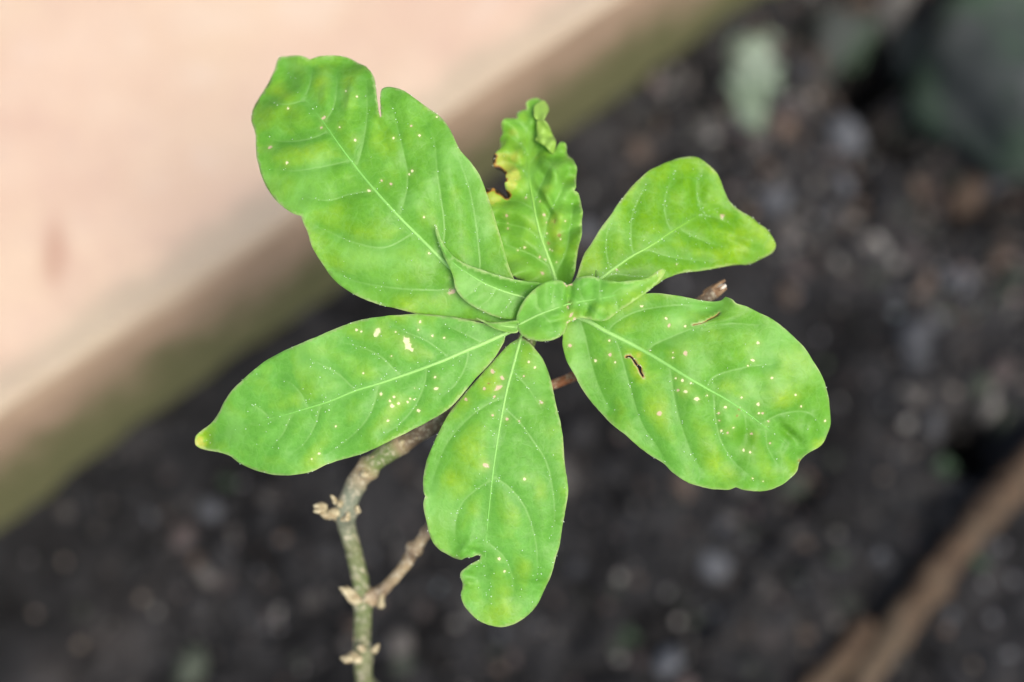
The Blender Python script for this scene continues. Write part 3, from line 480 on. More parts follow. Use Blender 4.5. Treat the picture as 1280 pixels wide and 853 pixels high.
PEBBLES = [(0.1556, 0.1469, 0.0018, 'w'), (0.0903, 0.1492, 0.0018, 't'), (0.0826, 0.1241, 0.0018, 'g'), (0.0201, 0.1241, 0.0018, 't'), (0.1641, 0.1078, 0.0018, 't'), (0.2397, 0.1135, 0.0022, 'g'),
 (0.2766, 0.1065, 0.0026, 'g'), (0.2824, 0.1693, 0.0022, 'g'), (0.2719, 0.173, 0.0018, 't'), (0.2466, 0.1245, 0.0022, 'g'), (-0.1946, 0.1762, 0.0022, 'g'), (-0.1585, 0.1688, 0.0022, 'g'),
 (-0.1736, 0.1524, 0.0022, 't'), (-0.2124, 0.1406, 0.0026, 't'), (-0.2612, 0.1628, 0.0022, 't'), (-0.1429, 0.1524, 0.0018, 'g'), (-0.1126, 0.1348, 0.0018, 'd'), (-0.1326, 0.1232, 0.0022, 'g'),
 (-0.2474, 0.1148, 0.0026, 't'), (-0.1428, 0.1959, 0.0022, 't'), (-0.0419, 0.1456, 0.0022, 'b'), (0.1161, 0.473, 0.0026, 'w'), (0.1567, 0.5087, 0.0026, 't'), (0.1756, 0.5099, 0.0026, 't'),
 (0.192, 0.4567, 0.0026, 'w'), (0.2074, 0.4701, 0.0022, 'g'), (0.1367, 0.444, 0.0026, 't'), (0.1703, 0.4291, 0.0026, 't'), (0.2391, 0.4463, 0.0026, 'p'), (0.2485, 0.4066, 0.0029, 'n'),
 (0.2142, 0.3796, 0.0026, 'w'), (0.226, 0.3617, 0.0029, 'w'), (0.1901, 0.3757, 0.0026, 'g'), (0.1814, 0.3574, 0.0026, 't'), (0.1483, 0.3983, 0.0026, 'g'), (0.1538, 0.39, 0.0026, 'g'),
 (0.271, 0.3633, 0.0026, 't'), (0.2853, 0.3633, 0.0026, 't'), (0.2404, 0.3574, 0.0026, 'p'), (0.0859, 0.4291, 0.0026, 'w'), (0.1298, 0.4584, 0.0022, 't'), (0.1386, 0.4405, 0.0022, 'p'),
 (0.2354, 0.3146, 0.0029, 'b'), (0.2759, 0.3266, 0.0022, 'g'), (0.3013, 0.3161, 0.0026, 'p'), (0.1873, 0.2981, 0.0022, 'g'), (0.1888, 0.2798, 0.0022, 'n'), (0.2643, 0.3094, 0.0022, 'n'),
 (0.2955, 0.2798, 0.0026, 't'), (0.2679, 0.1465, 0.0022, 'g'), (0.1879, 0.1496, 0.0018, 'p'), (0.163, 0.1104, 0.0018, 't'), (0.0678, 0.4122, 0.0022, 'd'), (0.0643, 0.3736, 0.0022, 'g'),
 (0.1022, 0.3308, 0.0037, 'g'), (-0.0642, 0.1869, 0.0022, 'd'), (-0.0181, 0.1592, 0.0018, 'd'), (-0.2817, 0.1638, 0.0026, 'd'), (-0.2734, 0.1321, 0.0022, 't'), (-0.2358, 0.1592, 0.0018, 'd'),
 (-0.1783, 0.1188, 0.0022, 'd'), (-0.0954, 0.1638, 0.0022, 'd'), (-0.1572, 0.2058, 0.0022, 'g'), (-0.1985, 0.201, 0.0022, 'd'), (-0.2305, 0.1056, 0.0022, 'd'), (-0.1064, 0.1056, 0.0022, 'd'),
 (0.0459, 0.1869, 0.0022, 'd'), (0.1097, 0.1776, 0.0022, 'd'), (0.1255, 0.1321, 0.0018, 'd'), (0.2111, 0.1869, 0.0022, 'd'), (0.2349, 0.2444, 0.0026, 'd'), (0.2653, 0.2642, 0.0026, 't'),
 (0.2136, 0.2692, 0.0026, 'd'), (0.2808, 0.2346, 0.0026, 't'), (0.2638, 0.3413, 0.0022, 'g'), (0.2043, 0.3308, 0.0026, 'd'), (0.1748, 0.3255, 0.0026, 'g'), (0.1646, 0.4753, 0.0022, 't'),
 (0.2573, 0.3736, 0.0022, 'w'), (0.2925, 0.3361, 0.0022, 't'), (0.2295, 0.3955, 0.0022, 'd'), (0.1804, 0.4066, 0.0022, 'd'), (0.1208, 0.4178, 0.0022, 'd'), (0.2494, 0.1592, 0.0022, 't'),
 (0.2707, 0.1276, 0.0026, 'g'), (0.2566, 0.1012, 0.0022, 't'), (0.2869, 0.1501, 0.0026, 'g'), (0.2163, 0.0969, 0.0022, 'd'), (-0.0356, 0.1144, 0.0018, 'd'), (0.0534, 0.1144, 0.0018, 'd'),
 (-0.0088, 0.1012, 0.0018, 't'), (-0.128, 0.1776, 0.0018, 'g'), (-0.1694, 0.1823, 0.0018, 'd'), (-0.2244, 0.1823, 0.0022, 'd'), (0.2359, 0.2058, 0.0022, 'd'), (0.2634, 0.225, 0.0022, 'd'),
 (0.2354, 0.225, 0.0022, 't'), (0.2178, 0.2106, 0.0022, 't')]
PITS = [(0.2522, 0.5051, 0.022, -0.075), (0.23, 0.4883, 0.018, -0.06), (0.2485, 0.4377, 0.016, -0.06), (0.2044, 0.5263, 0.03, -0.03), (0.2796, 0.2322, 0.017, -0.07), (0.2794, 0.3955, 0.03, -0.03),
 (0.2304, 0.4636, 0.02, -0.02), (-0.2635, 0.1638, 0.05, -0.015), (0.3094, 0.3955, 0.04, -0.02)]
STAIN = (-0.2389, 0.2978)
STONES = [('boulder', 5, (0.3182, 0.4607), (0.05, 0.062, 0.05), 'm', 'large dark stone with green moss beside a hollow in the soil', 'stone', 0.5, 0.3),
 ('stone', 14, (0.2194, 0.5171), (0.026, 0.02, 0.016), 'm', 'dark stone half sunk next to the lichen covered stone', 'stone', 0.9, 0.4),
 ('stone', 15, (0.2733, 0.5081), (0.02, 0.026, 0.02), 'm', 'dark rough stone between the hollow and the mossy boulder', 'stone', 0.3, 0.4)]
STICKS = [('fallen_stick',
  [(0.3823, 0.3025, 0.006), (0.3203, 0.2371, 0.008), (0.2827, 0.1971, 0.012), (0.2505, 0.1654, 0.014), (0.2256, 0.1345, 0.012), (0.2037, 0.1064, 0.01), (0.1822, 0.0789, 0.008),
   (0.1543, 0.0457, 0.006)],
  [8, 8.5, 9.5, 8, 9.5, 8, 8.5, 6], 'long brown weathered stick lying across the soil', 401, ((0.45, 12, 0.12), (0.62, 9, 0.18))),
 ('fallen_stick', [(0.2008, 0.1228, 0.008), (0.1839, 0.1051, 0.01), (0.1655, 0.0874, 0.008), (0.1337, 0.0582, 0.005)], [6.5, 7.5, 7.5, 5], 'short pale tan stick against the long brown stick', 411,
  ((0.1, 8, 0.2),))]
SPROUTS = [(0.2541, 0.2163, 0.006, 1, 'tiny green weed sprouting between hollow and long stick'), (0.2636, 0.1564, 0.005, 2, 'tiny bluish green weed hugging the long brown stick'),
 (0.0669, 0.1188, 0.005, 3, 'tiny dark green weed alone on the bare soil'), (-0.1641, 0.2044, 0.004, 4, 'tiny green weed on soil under the blotched leaf')]
LICHEN = [(0.1498, 0.4872, 0.0116), (0.163, 0.4919, 0.0104), (0.1541, 0.4724, 0.0139), (0.1461, 0.4666, 0.0104), (0.1598, 0.4636, 0.0116), (0.1519, 0.452, 0.0116), (0.1578, 0.4474, 0.0081),
 (0.1443, 0.4812, 0.0081), (0.1672, 0.4765, 0.007), (0.1439, 0.4919, 0.0058), (0.1662, 0.5021, 0.0058), (0.1543, 0.4405, 0.0058)]
# ---------------------------------------------------------------- materials
def mat_leaf():
    s = N('leaf_tissue'); co = s.coord()
    tint = s.attr('tint'); yel = s.attr('yel'); cross = s.attr('cross'); vein = s.attr('vein'); edge = s.attr('edge')
    n1 = s.noise(70, 3, .5, co); n2 = s.noise(260, 3, .6, co); n3 = s.noise(25, 2, .5, co); yel = s.math('MULTIPLY', yel, s.ramp(s.noise(130, 4, .65, co), .3, .7, .35, 1.25))
    g = s.mix(s.math('MULTIPLY_ADD', n3, .9, s.math('MULTIPLY_ADD', tint, 1.1, -.40), clamp=True), LEAF_COOL, LEAF_WARM)
    ym = s.math('MULTIPLY_ADD', s.math('SUBTRACT', n1, .5), 2.4, s.math('ADD', s.math('MULTIPLY', yel, .85), s.math('MULTIPLY_ADD', cross, -.45, .12)), clamp=True)
    c = s.mix(s.math('MULTIPLY', ym, .75), g, LEAF_YEL)
    c = s.mix(s.ramp(yel, 1.15, 2.2), c, (.62, .56, .10))
    c = s.mix(s.math('MULTIPLY', s.ramp(n2, .45, .7), .22), c, (.10, .36, .045))
    c = s.mix(1.0, c, s.mix(s.noise(420, 4, .7, co), (.60, .68, .50), (1.36, 1.28, 1.42)), 'MULTIPLY')
    c = s.mix(s.ramp(s.noise(38, 4, .6, co, .6), .50, .66, 0, .42), c, (.25, .54, .13))
    c = s.mix(s.ramp(s.noise(55, 4, .6, co, .6), .52, .68, 0, .38), c, (.10, .29, .003))
    c = s.mix(1.0, c, s.mix(s.noise(45, 4, .6, co), (.72, .80, .58), (1.24, 1.18, 1.28)), 'MULTIPLY')
    # fine vein net
    wv = s.n('ShaderNodeTexNoise'); s.put(wv.inputs['Scale'], 300); s.t.links.new(co, wv.inputs['Vector'])
    wa = s.n('ShaderNodeVectorMath', operation='SCALE'); s.t.links.new(wv.outputs['Color'], wa.inputs[0]); wa.inputs['Scale'].default_value = .0035
    wb = s.n('ShaderNodeVectorMath', operation='ADD'); s.t.links.new(co, wb.inputs[0]); s.t.links.new(wa.outputs[0], wb.inputs[1])
    net = s.voro(210, vec=wb.outputs[0]); net2 = s.voro(620, vec=wb.outputs[0])
    c = s.mix(s.ramp(net, 0.0, .07, .16, 0), c, (.24, .52, .12)); c = s.mix(s.ramp(net2, 0.0, .15, .10, 0), c, (.24, .52, .12))
    c = s.mix(s.math('MULTIPLY', cross, .25), c, (.055, .235, .020)); c = s.mix(s.math('MULTIPLY', vein, .5), c, LEAF_VEIN)
    c = s.mix(s.math('MULTIPLY', edge, s.ramp(s.noise(150, 3, .6, co), .35, .65, .08, .55)), c, (.66, .70, .36))
    deep = s.attr('deep'); c = s.mix(s.math('MULTIPLY', deep, .75, clamp=True), c, (.085, .27, .004))
    c = s.mix(s.attr('young'), c, (.25, .56, .075)); c = s.mix(s.attr('halo'), c, (.42, .50, .14))
    rag = s.math('MULTIPLY', s.math('SUBTRACT', s.noise(1500, 3, .6, co), .5), .75)
    c = s.mix(s.ramp(s.math('ADD', s.attr('sp_c'), rag), .22, .88, 0, .95), c, (.80, .79, .44))
    c = s.mix(s.ramp(s.math('ADD', s.attr('sp_p'), rag), .22, .85, 0, .85), c, (.68, .50, .34))
    c = s.mix(s.ramp(s.math('ADD', s.attr('sp_b'), rag), .25, .7, 0, .6), c, (.30, .16, .05))
    br = s.math('ADD', s.attr('brown'), s.math('MULTIPLY', s.math('SUBTRACT', s.noise(700, 2, .5, co), .5), .5))
    c = s.mix(s.ramp(br, .32, .62), c, (.40, .20, .035)); c = s.mix(s.ramp(br, .62, .95), c, (.035, .02, .012))
    under = s.attr('under'); c = s.mix(under, c, (.34, .54, .10))
    h = s.math('ADD', s.math('ADD', s.math('MULTIPLY', net, .8), s.math('MULTIPLY', net2, .35)), s.math('MULTIPLY', n2, .6))
    nrm = s.bump(h, .3, .0007)
    s.set(Base_Color=c, Roughness=s.math('MULTIPLY_ADD', n2, .25, .32), Normal=nrm)
    s.b.inputs['Specular IOR Level'].default_value = .27
    tr = s.n('ShaderNodeBsdfTranslucent'); s.put(tr.inputs[0], s.mix(.55, c, (.34, .64, .03))); s.t.links.new(nrm, tr.inputs[1])
    mx = s.n('ShaderNodeMixShader'); mx.inputs[0].default_value = .2
    s.t.links.new(s.b.outputs[0], mx.inputs[1]); s.t.links.new(tr.outputs[0], mx.inputs[2]); s.t.links.new(mx.outputs[0], s.out.inputs[0])
    return s.m
LEAF_COOL = (.136, .396, .050); LEAF_WARM = (.142, .348, .001); LEAF_YEL = (.310, .490, .014); LEAF_VEIN = (.29, .54, .15)
def mat_plain(name, c1, c2, scale, rough=.6, bump=.3, bd=.0005, spec=.4):
    s = N(name); co = s.coord(); n = s.noise(scale, 5, .6, co)
    s.set(Base_Color=s.mix(s.ramp(n, .3, .7), c1, c2), Roughness=rough, Normal=s.bump(n, bump, bd))
    s.b.inputs['Specular IOR Level'].default_value = spec
    return s.m
def mat_stem():
    s = N('stem_bark'); co = s.coord(); col = s.attr('col', True)
    mp = s.n('ShaderNodeMapping'); s.t.links.new(co, mp.inputs[0]); mp.inputs['Scale'].default_value = (1, 1, .35)
    n = s.noise(500, 5, .65, mp.outputs[0]); n2 = s.noise(160, 3, .6, co); n3 = s.noise(900, 2, .5, co)
    c = s.mix(s.ramp(n, .49, .66), col, s.mix(.8, col, (.52, .47, .34)))
    c = s.mix(s.math('MULTIPLY', s.ramp(n2, .5, .3), .6), c, s.mix(.6, col, (.035, .03, .015)))
    c = s.mix(s.math('MULTIPLY', s.ramp(n3, .60, .72), .6), c, (.50, .47, .36))
    s.set(Base_Color=c, Roughness=.62, Normal=s.bump(s.math('ADD', n, n3), .5, .0006)); return s.m
def mat_soil(name, a, b, varattr=False):
    s = N(name); co = s.coord(); n = s.noise(60, 8, .7, co); n2 = s.noise(13, 5, .65, co); n3 = s.noise(420, 4, .7, co)
    c = s.mix(s.ramp(n, .35, .7), a, b)
    c = s.mix(s.math('MULTIPLY', s.ramp(n2, .48, .68), .75), c, s.mix(s.noise(16, 3, .5, co), (.060, .050, .044), (.050, .056, .060)))
    c = s.mix(s.math('MULTIPLY', s.ramp(n2, .5, .34), .8), c, (.0075, .0070, .0068))
    if varattr: c = s.mix(s.attr('pale'), c, s.attr('tone', True))
    s.set(Base_Color=c, Roughness=.85, Normal=s.bump(s.math('ADD', n, n3), .8, .003)); s.b.inputs['Specular IOR Level'].default_value = .12
    return s.m
def mat_concrete():
    s = N('pink_concrete'); co = s.coord()
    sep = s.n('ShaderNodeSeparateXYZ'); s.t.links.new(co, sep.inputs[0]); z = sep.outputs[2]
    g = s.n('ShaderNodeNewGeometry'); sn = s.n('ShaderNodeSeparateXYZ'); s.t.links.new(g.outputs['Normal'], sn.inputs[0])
    n = s.noise(14, 5, .6, co); n2 = s.noise(55, 5, .65, co); n3 = s.noise(600, 3, .6, co); n4 = s.noise(5, 3, .5, co)
    c = s.mix(s.ramp(n, .3, .7), KERB_A, KERB_B)
    c = s.mix(s.math('MULTIPLY', s.ramp(n2, .56, .75), .35), c, (.40, .33, .30))
    c = s.mix(s.math('MULTIPLY', s.ramp(n4, .45, .65), .5), c, (.57, .45, .30))
    nB = s.noise(22, 4, .6, co); c = s.mix(s.math('MULTIPLY', s.ramp(nB, .50, .66), .4), c, (.48, .325, .245))
    c = s.mix(s.math('MULTIPLY', s.ramp(nB, .47, .3), .35), c, (.60, .50, .40))
    vd = s.n('ShaderNodeVectorMath', operation='SUBTRACT'); s.t.links.new(co, vd.inputs[0]); vd.inputs[1].default_value = (STAIN[0], STAIN[1], .121)
    vs = s.n('ShaderNodeVectorMath', operation='MULTIPLY'); s.t.links.new(vd.outputs[0], vs.inputs[0]); vs.inputs[1].default_value = (1/.009, 1/.024, 1)
    vl = s.n('ShaderNodeVectorMath', operation='LENGTH'); s.t.links.new(vs.outputs[0], vl.inputs[0])
    c = s.mix(s.ramp(s.math('ADD', vl.outputs['Value'], s.math('MULTIPLY', n2, .8)), 1.7, .6, 0, .6), c, (.33, .17, .11))
    c = s.mix(s.math('MULTIPLY', s.ramp(n3, .35, .62), .18), c, (.60, .46, .40))
    # worn, dirtier arris and face, with algae climbing up from the soil
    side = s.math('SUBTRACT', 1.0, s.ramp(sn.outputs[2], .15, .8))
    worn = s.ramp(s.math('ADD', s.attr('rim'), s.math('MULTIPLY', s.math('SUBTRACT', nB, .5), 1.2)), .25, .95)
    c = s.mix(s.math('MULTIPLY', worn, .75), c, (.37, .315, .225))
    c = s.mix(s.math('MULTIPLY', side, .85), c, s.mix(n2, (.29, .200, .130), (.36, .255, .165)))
    zz = s.math('ADD', z, s.math('MULTIPLY', s.math('SUBTRACT', n, .5), .10)); zz = s.math('ADD', zz, s.math('MULTIPLY', s.math('SUBTRACT', n2, .5), .05))
    algae = s.math('MULTIPLY', side, s.ramp(zz, .092, .036))
    c = s.mix(s.math('MULTIPLY', algae, .92), c, s.mix(n2, (.085, .095, .034), (.13, .135, .058)))
    s.set(Base_Color=c, Roughness=.88, Normal=s.bump(s.math('ADD', n3, n2), .35, .002)); s.b.inputs['Specular IOR Level'].default_value = .25
    return s.m
KERB_A = (.53, .375, .270); KERB_B = (.585, .44, .318)
def mat_rock(name, a, b, moss, amount, scale=30):
    s = N(name); co = s.coord(); n = s.noise(scale, 6, .65, co); n2 = s.noise(scale*.35, 4, .6, co); n3 = s.noise(scale*12, 3, .6, co)
    c = s.mix(s.ramp(n, .35, .65), a, b); c = s.mix(s.math('MULTIPLY', s.ramp(n2, .42, .6), amount), c, moss)
    c = s.mix(s.math('MULTIPLY', s.ramp(n3, .5, .7), .3), c, tuple(min(1, x*1.5) for x in b))
    s.set(Base_Color=c, Roughness=.85, Normal=s.bump(s.math('ADD', n, n3), .6, .002)); return s.m
M_LEAF = mat_leaf(); M_STEM = mat_stem()
def mat_rib():
    s = N('midrib_tissue'); n = s.noise(400, 3, .5); col = s.attr('col', True)
    s.set(Base_Color=s.mix(s.math('MULTIPLY', n, .35), col, (.16, .42, .07)), Roughness=.45, Normal=s.bump(n, .2, .0004)); s.b.inputs['Specular IOR Level'].default_value = .35
    return s.m
M_RIB = mat_rib()
M_HAIR = mat_plain('pale_hair', (.62, .80, .55), (.80, .88, .74), 500, .4, .0)
M_BUD = mat_plain('dry_bud_scale', (.26, .20, .10), (.56, .50, .32), 420, .7, .5)
M_SCAR = mat_plain('dead_wood', (.16, .085, .04), (.40, .28, .16), 420, .8, .9, .001)
M_PITH = mat_plain('pale_pith', (.6, .55, .45), (.8, .78, .7), 500, .8, .5)
M_SOIL = mat_soil('dark_soil', (.0125, .0128, .0136), (.0375, .0376, .0385))
M_CRUMB = mat_soil('soil_crumb', (.0135, .0138, .0146), (.0470, .0468, .0475), True)
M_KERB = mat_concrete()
M_BOULDER = mat_rock('mossy_boulder', (.032, .040, .037), (.056, .062, .060), (.034, .066, .036), .95)
M_LICHEN = mat_rock('lichen_stone', (.15, .195, .145), (.26, .325, .25), (.10, .165, .08), .45, 60)
M_STICK = mat_rock('weathered_stick', (.048, .027, .013), (.088, .055, .030), (.080, .062, .038), .6, 40)
M_SPROUT = mat_plain('seedling_green', (.010, .030, .010), (.020, .055, .018), 200, .5, .2)
# ---------------------------------------------------------------- setting: ground and pavement
KB = np.array([-.29307, .18226]); KD = np.array([.79388, .60808]); KN = np.array([-.60808, .79388]); KH = .118
def ground_height(x, y):
    h = .016*vnoise(x*9, y*9, 2) + .010*vnoise(x*24, y*24, 3) + .007*vnoise(x*60, y*60, 4) + .004*vnoise(x*140, y*140, 5)
    for px, py, r, a in PITS: h = h + a*np.exp(-((x-px)**2 + (y-py)**2)/(r*r))
    h = h*1.5
    dk = -((x-KB[0])*KN[0] + (y-KB[1])*KN[1]); h = h + .004*np.exp(-(np.maximum(dk, 0)/.02)**2)
    far = smooth(.8, 3, np.hypot(x, y-.3))
    return h*(1-far) - .004
gx = np.unique(np.concatenate([np.linspace(-.62, .62, 290), [-300, -80, -25, -8, -3, -1.5, -.9, .9, 1.5, 3, 8, 25, 80, 300]]))
gy = np.unique(np.concatenate([np.linspace(-.12, .86, 240), [-300, -80, -25, -8, -3, -1.2, -.4, 1.2, 2, 4, 9, 25, 80, 300]]))
X, Y = np.meshgrid(gx, gy); ZZ = ground_height(X, Y); nx = len(gx)
idx = np.arange(X.size).reshape(X.shape)
F = np.stack([idx[:-1, :-1], idx[:-1, 1:], idx[1:, 1:], idx[1:, :-1]], -1).reshape(-1, 4)
ground = mesh_obj('ground', np.c_[X.ravel(), Y.ravel(), ZZ.ravel()], F.tolist(), M_SOIL)
tag(ground, 'dark crumbly garden soil around the plant', kind='structure')
# pavement block: straight front face, worn rounded arris, wide top reaching back from the bed
prof = [(0, -.06), (0, .02), (.0, .055), (.0, .088)]
for a in np.linspace(0, 90, 9): prof.append((.009 - .009*math.cos(math.radians(a)), KH - .009 + .009*math.sin(math.radians(a))))
prof += [(.03, KH), (.05, KH)] + [(d, KH) for d in (.08, .12, .18, .26, .36, .5, .8, 1.6, 4.0)] + [(4.0, -.06)]
us = np.concatenate([[-6, -3, -1.5, -.8], np.linspace(-.5, 1.1, 130), [1.5, 3, 6]])
V = []; RIM = []
for u_ in us:
    for j, (d, z) in enumerate(prof):
        wob = .0022*float(vnoise(np.array([u_*14.]), np.array([j*.6]), 9)[0]) + .0012*float(vnoise(np.array([u_*60.]), np.array([j*.8]), 10)[0])
        if z < 0 or d > 1: wob = 0
        p = KB + KD*u_ + KN*(d + wob)
        V.append((p[0], p[1], z + (wob if d > .005 else 0))); RIM.append(math.exp(-(max(0, d-.006)/.020)**2) if z > .1 else 0)
m = len(prof); Fk = [(i*m+j, (i+1)*m+j, (i+1)*m+j+1, i*m+j+1) for i in range(len(us)-1) for j in range(m-1)]
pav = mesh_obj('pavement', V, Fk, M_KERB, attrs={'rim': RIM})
tag(pav, 'pale pink concrete pavement edge with green algae low on its face', kind='structure')
def on_bed(p, margin=.004):   # True on the soil side of the pavement
    return float(np.dot(np.asarray(p[:2]) - KB, KN)) < -margin
def gz(x, y): return float(ground_height(np.array([x]), np.array([y]))[0])

# ---------------------------------------------------------------- the plant
O = np.array([0.0, .15676, .36931])     # middle of the leaf rosette
AX = np.array([1., 0, 0]); AY = np.array([0, math.cos(math.radians(20)), math.sin(math.radians(20))]); AZ = np.array([0, -math.sin(math.radians(20)), math.cos(math.radians(20))])
def W3(a, b, c):
    a, b, c = (np.asarray(q, float)/1000 for q in (a, b, c))
    return O + a[..., None]*AX + b[..., None]*AY + c[..., None]*AZ
def sweep(path, radii, cols, segs=16, step=1.0, rough=.08, seed=1, flat=1.0, rings=()):
    """tapered tube (mm) through the path; rings: (position 0..1, width, swell). Returns verts, faces, colours"""
    P = np.array(path, float); n = len(P)
    d = np.r_[0, np.cumsum(np.linalg.norm(np.diff(P, axis=0), axis=1))]; T = d/d[-1]
    m = max(6, int(d[-1]/step)); t = np.linspace(0, 1, m)
    # smooth through points: fine linear interpolation then local averaging
    tt = np.linspace(0, 1, m)
    C = np.stack([np.interp(tt, T, P[:, k]) for k in range(3)], 1)
    kk = max(1, int(m/(n*5)))
    for _ in range(3):
        pad = np.vstack([2*C[:1]-C[1:kk+1][::-1], C, 2*C[-1:]-C[-kk-1:-1][::-1]])
        C = np.stack([np.convolve(pad[:, k], np.ones(2*kk+1)/(2*kk+1), 'valid') for k in range(3)], 1)
    Rr = np.interp(tt, T, radii)
    for pos, wd, sw in rings: Rr = Rr * (1 + sw*np.exp(-((tt-pos)*d[-1]/wd)**2))
    CC = np.stack([np.interp(tt, T, np.array(cols, float)[:, k]) for k in range(3)], 1)
    tan = np.gradient(C, axis=0); tan /= np.linalg.norm(tan, axis=1)[:, None]
    up = np.array([0, 0, 1.]) if abs(tan[0][2]) < .9 else np.array([1., 0, 0])
    V, VC = [], []
    ang = np.arange(segs)/segs*2*math.pi
    for i in range(m):
        x = np.cross(tan[i], up); x /= np.linalg.norm(x); y = np.cross(x, tan[i]); up = y
        rr = Rr[i]*(1 + rough*2*vnoise(np.cos(ang)*1.5 + i*step*.45, np.sin(ang)*1.5 + 10 + i*step*.1, seed))
        V.append(C[i] + (rr*np.cos(ang))[:, None]*x + (rr*np.sin(ang)*flat)[:, None]*y); VC.append(np.repeat(CC[i][None], segs, 0))
    V = np.vstack(V); VC = np.vstack(VC); Fs = []
    for i in range(m-1):
        for j in range(segs):
            Fs.append((i*segs+j, i*segs+(j+1) % segs, (i+1)*segs+(j+1) % segs, (i+1)*segs+j))
    Fs.append(tuple(range(segs))[::-1]); Fs.append(tuple((m-1)*segs+j for j in range(segs)))
    return V, Fs, VC
def join(parts):
    V, Fs, Cc = [], [], []; n = 0
    for v, f, c in parts:
        V.append(v); Cc.append(c); Fs += [tuple(i+n for i in q) for q in f]; n += len(v)
    return np.vstack(V), Fs, np.vstack(Cc)
def inside(pts, poly):
    x, y = pts[:, 0], pts[:, 1]; r = np.zeros(len(pts), bool)
    for i in range(len(poly)):
        (x0, y0), (x1, y1) = poly[i-1], poly[i]
        cnd = ((y0 > y) != (y1 > y))
        with np.errstate(divide='ignore', invalid='ignore'): xi = (x1-x0)*(y-y0)/(y1-y0)+x0
        r ^= cnd & (x < xi)
    return r
def build_leaf(key, parent, label=None):
    lf = LEAVES[key]; small = key in ('G', 'S')
    step = .35 if small else .65
    out = catmull(lf['outline'], step, True); mid = catmull(lf['midrib'], step); veins = [catmull(v, step) for v in lf['veins']]
    # faintly uneven margin
    i = np.arange(len(out)); nrm = np.roll(out, -1, 0)-np.roll(out, 1, 0); nrm = np.c_[nrm[:, 1], -nrm[:, 0]]/np.maximum(np.linalg.norm(nrm, axis=1), 1e-6)[:, None]
    if not small: out = out + nrm*(.22*vnoise(i*.21, i*0+.5, lf['seed'])+.12*vnoise(i*.63, i*0+.5, lf['seed']+1))[:, None]
    holes = [catmull(h, .3, True) for h in lf['holes']]
    pts, edges = [], []
    def add_line(ln, closed):
        b = len(pts); pts.extend(map(tuple, ln)); k = len(ln)
        edges.extend((b+q, b+(q+1) % k) for q in range(k if closed else k-1))
    add_line(out, True)
    for h in holes: add_line(h, True)
    trim = lambda v: v[inside(v, out)]
    add_line(trim(mid)[:-1], False)
    vt = [trim(v)[2:] for v in veins]; vt = [v for v in vt if len(v) > 3]
    for v in vt: add_line(v, False)
    extra = [out - nrm*.4] + [np.vstack([v[1:-1] + s_*q for q in (np.c_[-(v[2:]-v[:-2])[:, 1], (v[2:]-v[:-2])[:, 0]]/np.linalg.norm(v[2:]-v[:-2], axis=1)[:, None],)]) for v in vt for s_ in (-.45, .45)]
    for sp in lf['spots']:
        x, y, r = sp[:3]; el = sp[4]; ang = math.radians(-sp[5])
        th = np.arange(10)/10*2*math.pi
        for q in (0.02, .55, 1.0, 1.5):
            ex, ey = np.cos(th)*r*q*math.sqrt(el), np.sin(th)*r*q/math.sqrt(el)
            extra.append(np.c_[x+ex*math.cos(ang)-ey*math.sin(ang), y+ex*math.sin(ang)+ey*math.cos(ang)])
    lo, hi = out.min(0), out.max(0); sp_ = .5 if small else .95
    ggx, ggy = np.meshgrid(np.arange(lo[0], hi[0], sp_), np.arange(lo[1], hi[1], sp_*.866)); ggx = ggx + (np.arange(ggx.shape[0]) % 2)[:, None]*sp_/2
    grid = np.c_[ggx.ravel(), ggy.ravel()] + rng.uniform(-.12, .12, (ggx.size, 2))*sp_
    con = np.array(pts)
    def clear(q, base, dmin):
        if not len(q): return q
        keep = np.ones(len(q), bool)
        for a in range(0, len(q), 1500):
            dd = ((q[a:a+1500, None]-base[None])**2).sum(2).min(1); keep[a:a+1500] = dd > dmin*dmin
        return q[keep]
    ex = clear(np.vstack(extra), con, .2); ex = ex[inside(ex, out)]
    # thin the extra points among themselves
    cell = {}
    for p in ex: cell.setdefault((int(p[0]/.22), int(p[1]/.22)), p)
    ex = np.array(list(cell.values())).reshape(-1, 2)
    grid = grid[inside(grid, out)]; grid = clear(grid, np.vstack([con, ex]), .5*sp_)
    allp = np.vstack([con, ex, grid])
    res = delaunay_2d_cdt([Vector(p) for p in allp], edges, [], 0, 1e-4)
    P2 = np.array([tuple(v) for v in res[0]]); T = np.array([t for t in res[2] if len(t) == 3])
    cen = P2[T].mean(1); keep = inside(cen, out)
    for h in holes: keep &= ~inside(cen, h)
    T = T[keep]; used = np.unique(T); mp = -np.ones(len(P2), int); mp[used] = np.arange(len(used)); P2 = P2[used]; T = mp[T]
    c, dm, s, side, dv, de = leaf_height(P2, lf, out, mid, veins)
    for h in holes: de = np.minimum(de, poly_dist(P2, np.vstack([h, h[:1]]))[0])
    at = {}
    vfade = np.clip(1.25 - de/40, .4, 1)
    vm = np.zeros(len(P2))
    for v in veins:
        d_, s_, _ = poly_dist(P2, v); fd = np.clip(1.1 - s_**1.6, 0, 1)*np.clip((1.0 - s_)/.06, 0, 1)
        vm = np.maximum(vm, (.85*np.exp(-(d_/.26)**2) + .12*np.exp(-(d_/1.0)**2))*fd)
    at['vein'] = np.clip(vm + .55*np.exp(-(dm/.8)**2)*np.clip(1.15-s, 0, 1), 0, 1)
    at['cross'] = np.maximum(np.exp(-(dv/2.2)**2), .8*np.exp(-(dm/2.0)**2))
    c = c - .12*vm
    at['edge'] = np.exp(-(de/.34)**2)
    def field(lst):
        f = np.zeros(len(P2))
        for x, y, r, a in lst: f += a*np.exp(-((P2[:, 0]-x)**2 + (P2[:, 1]-y)**2)/(r*r))
        return f
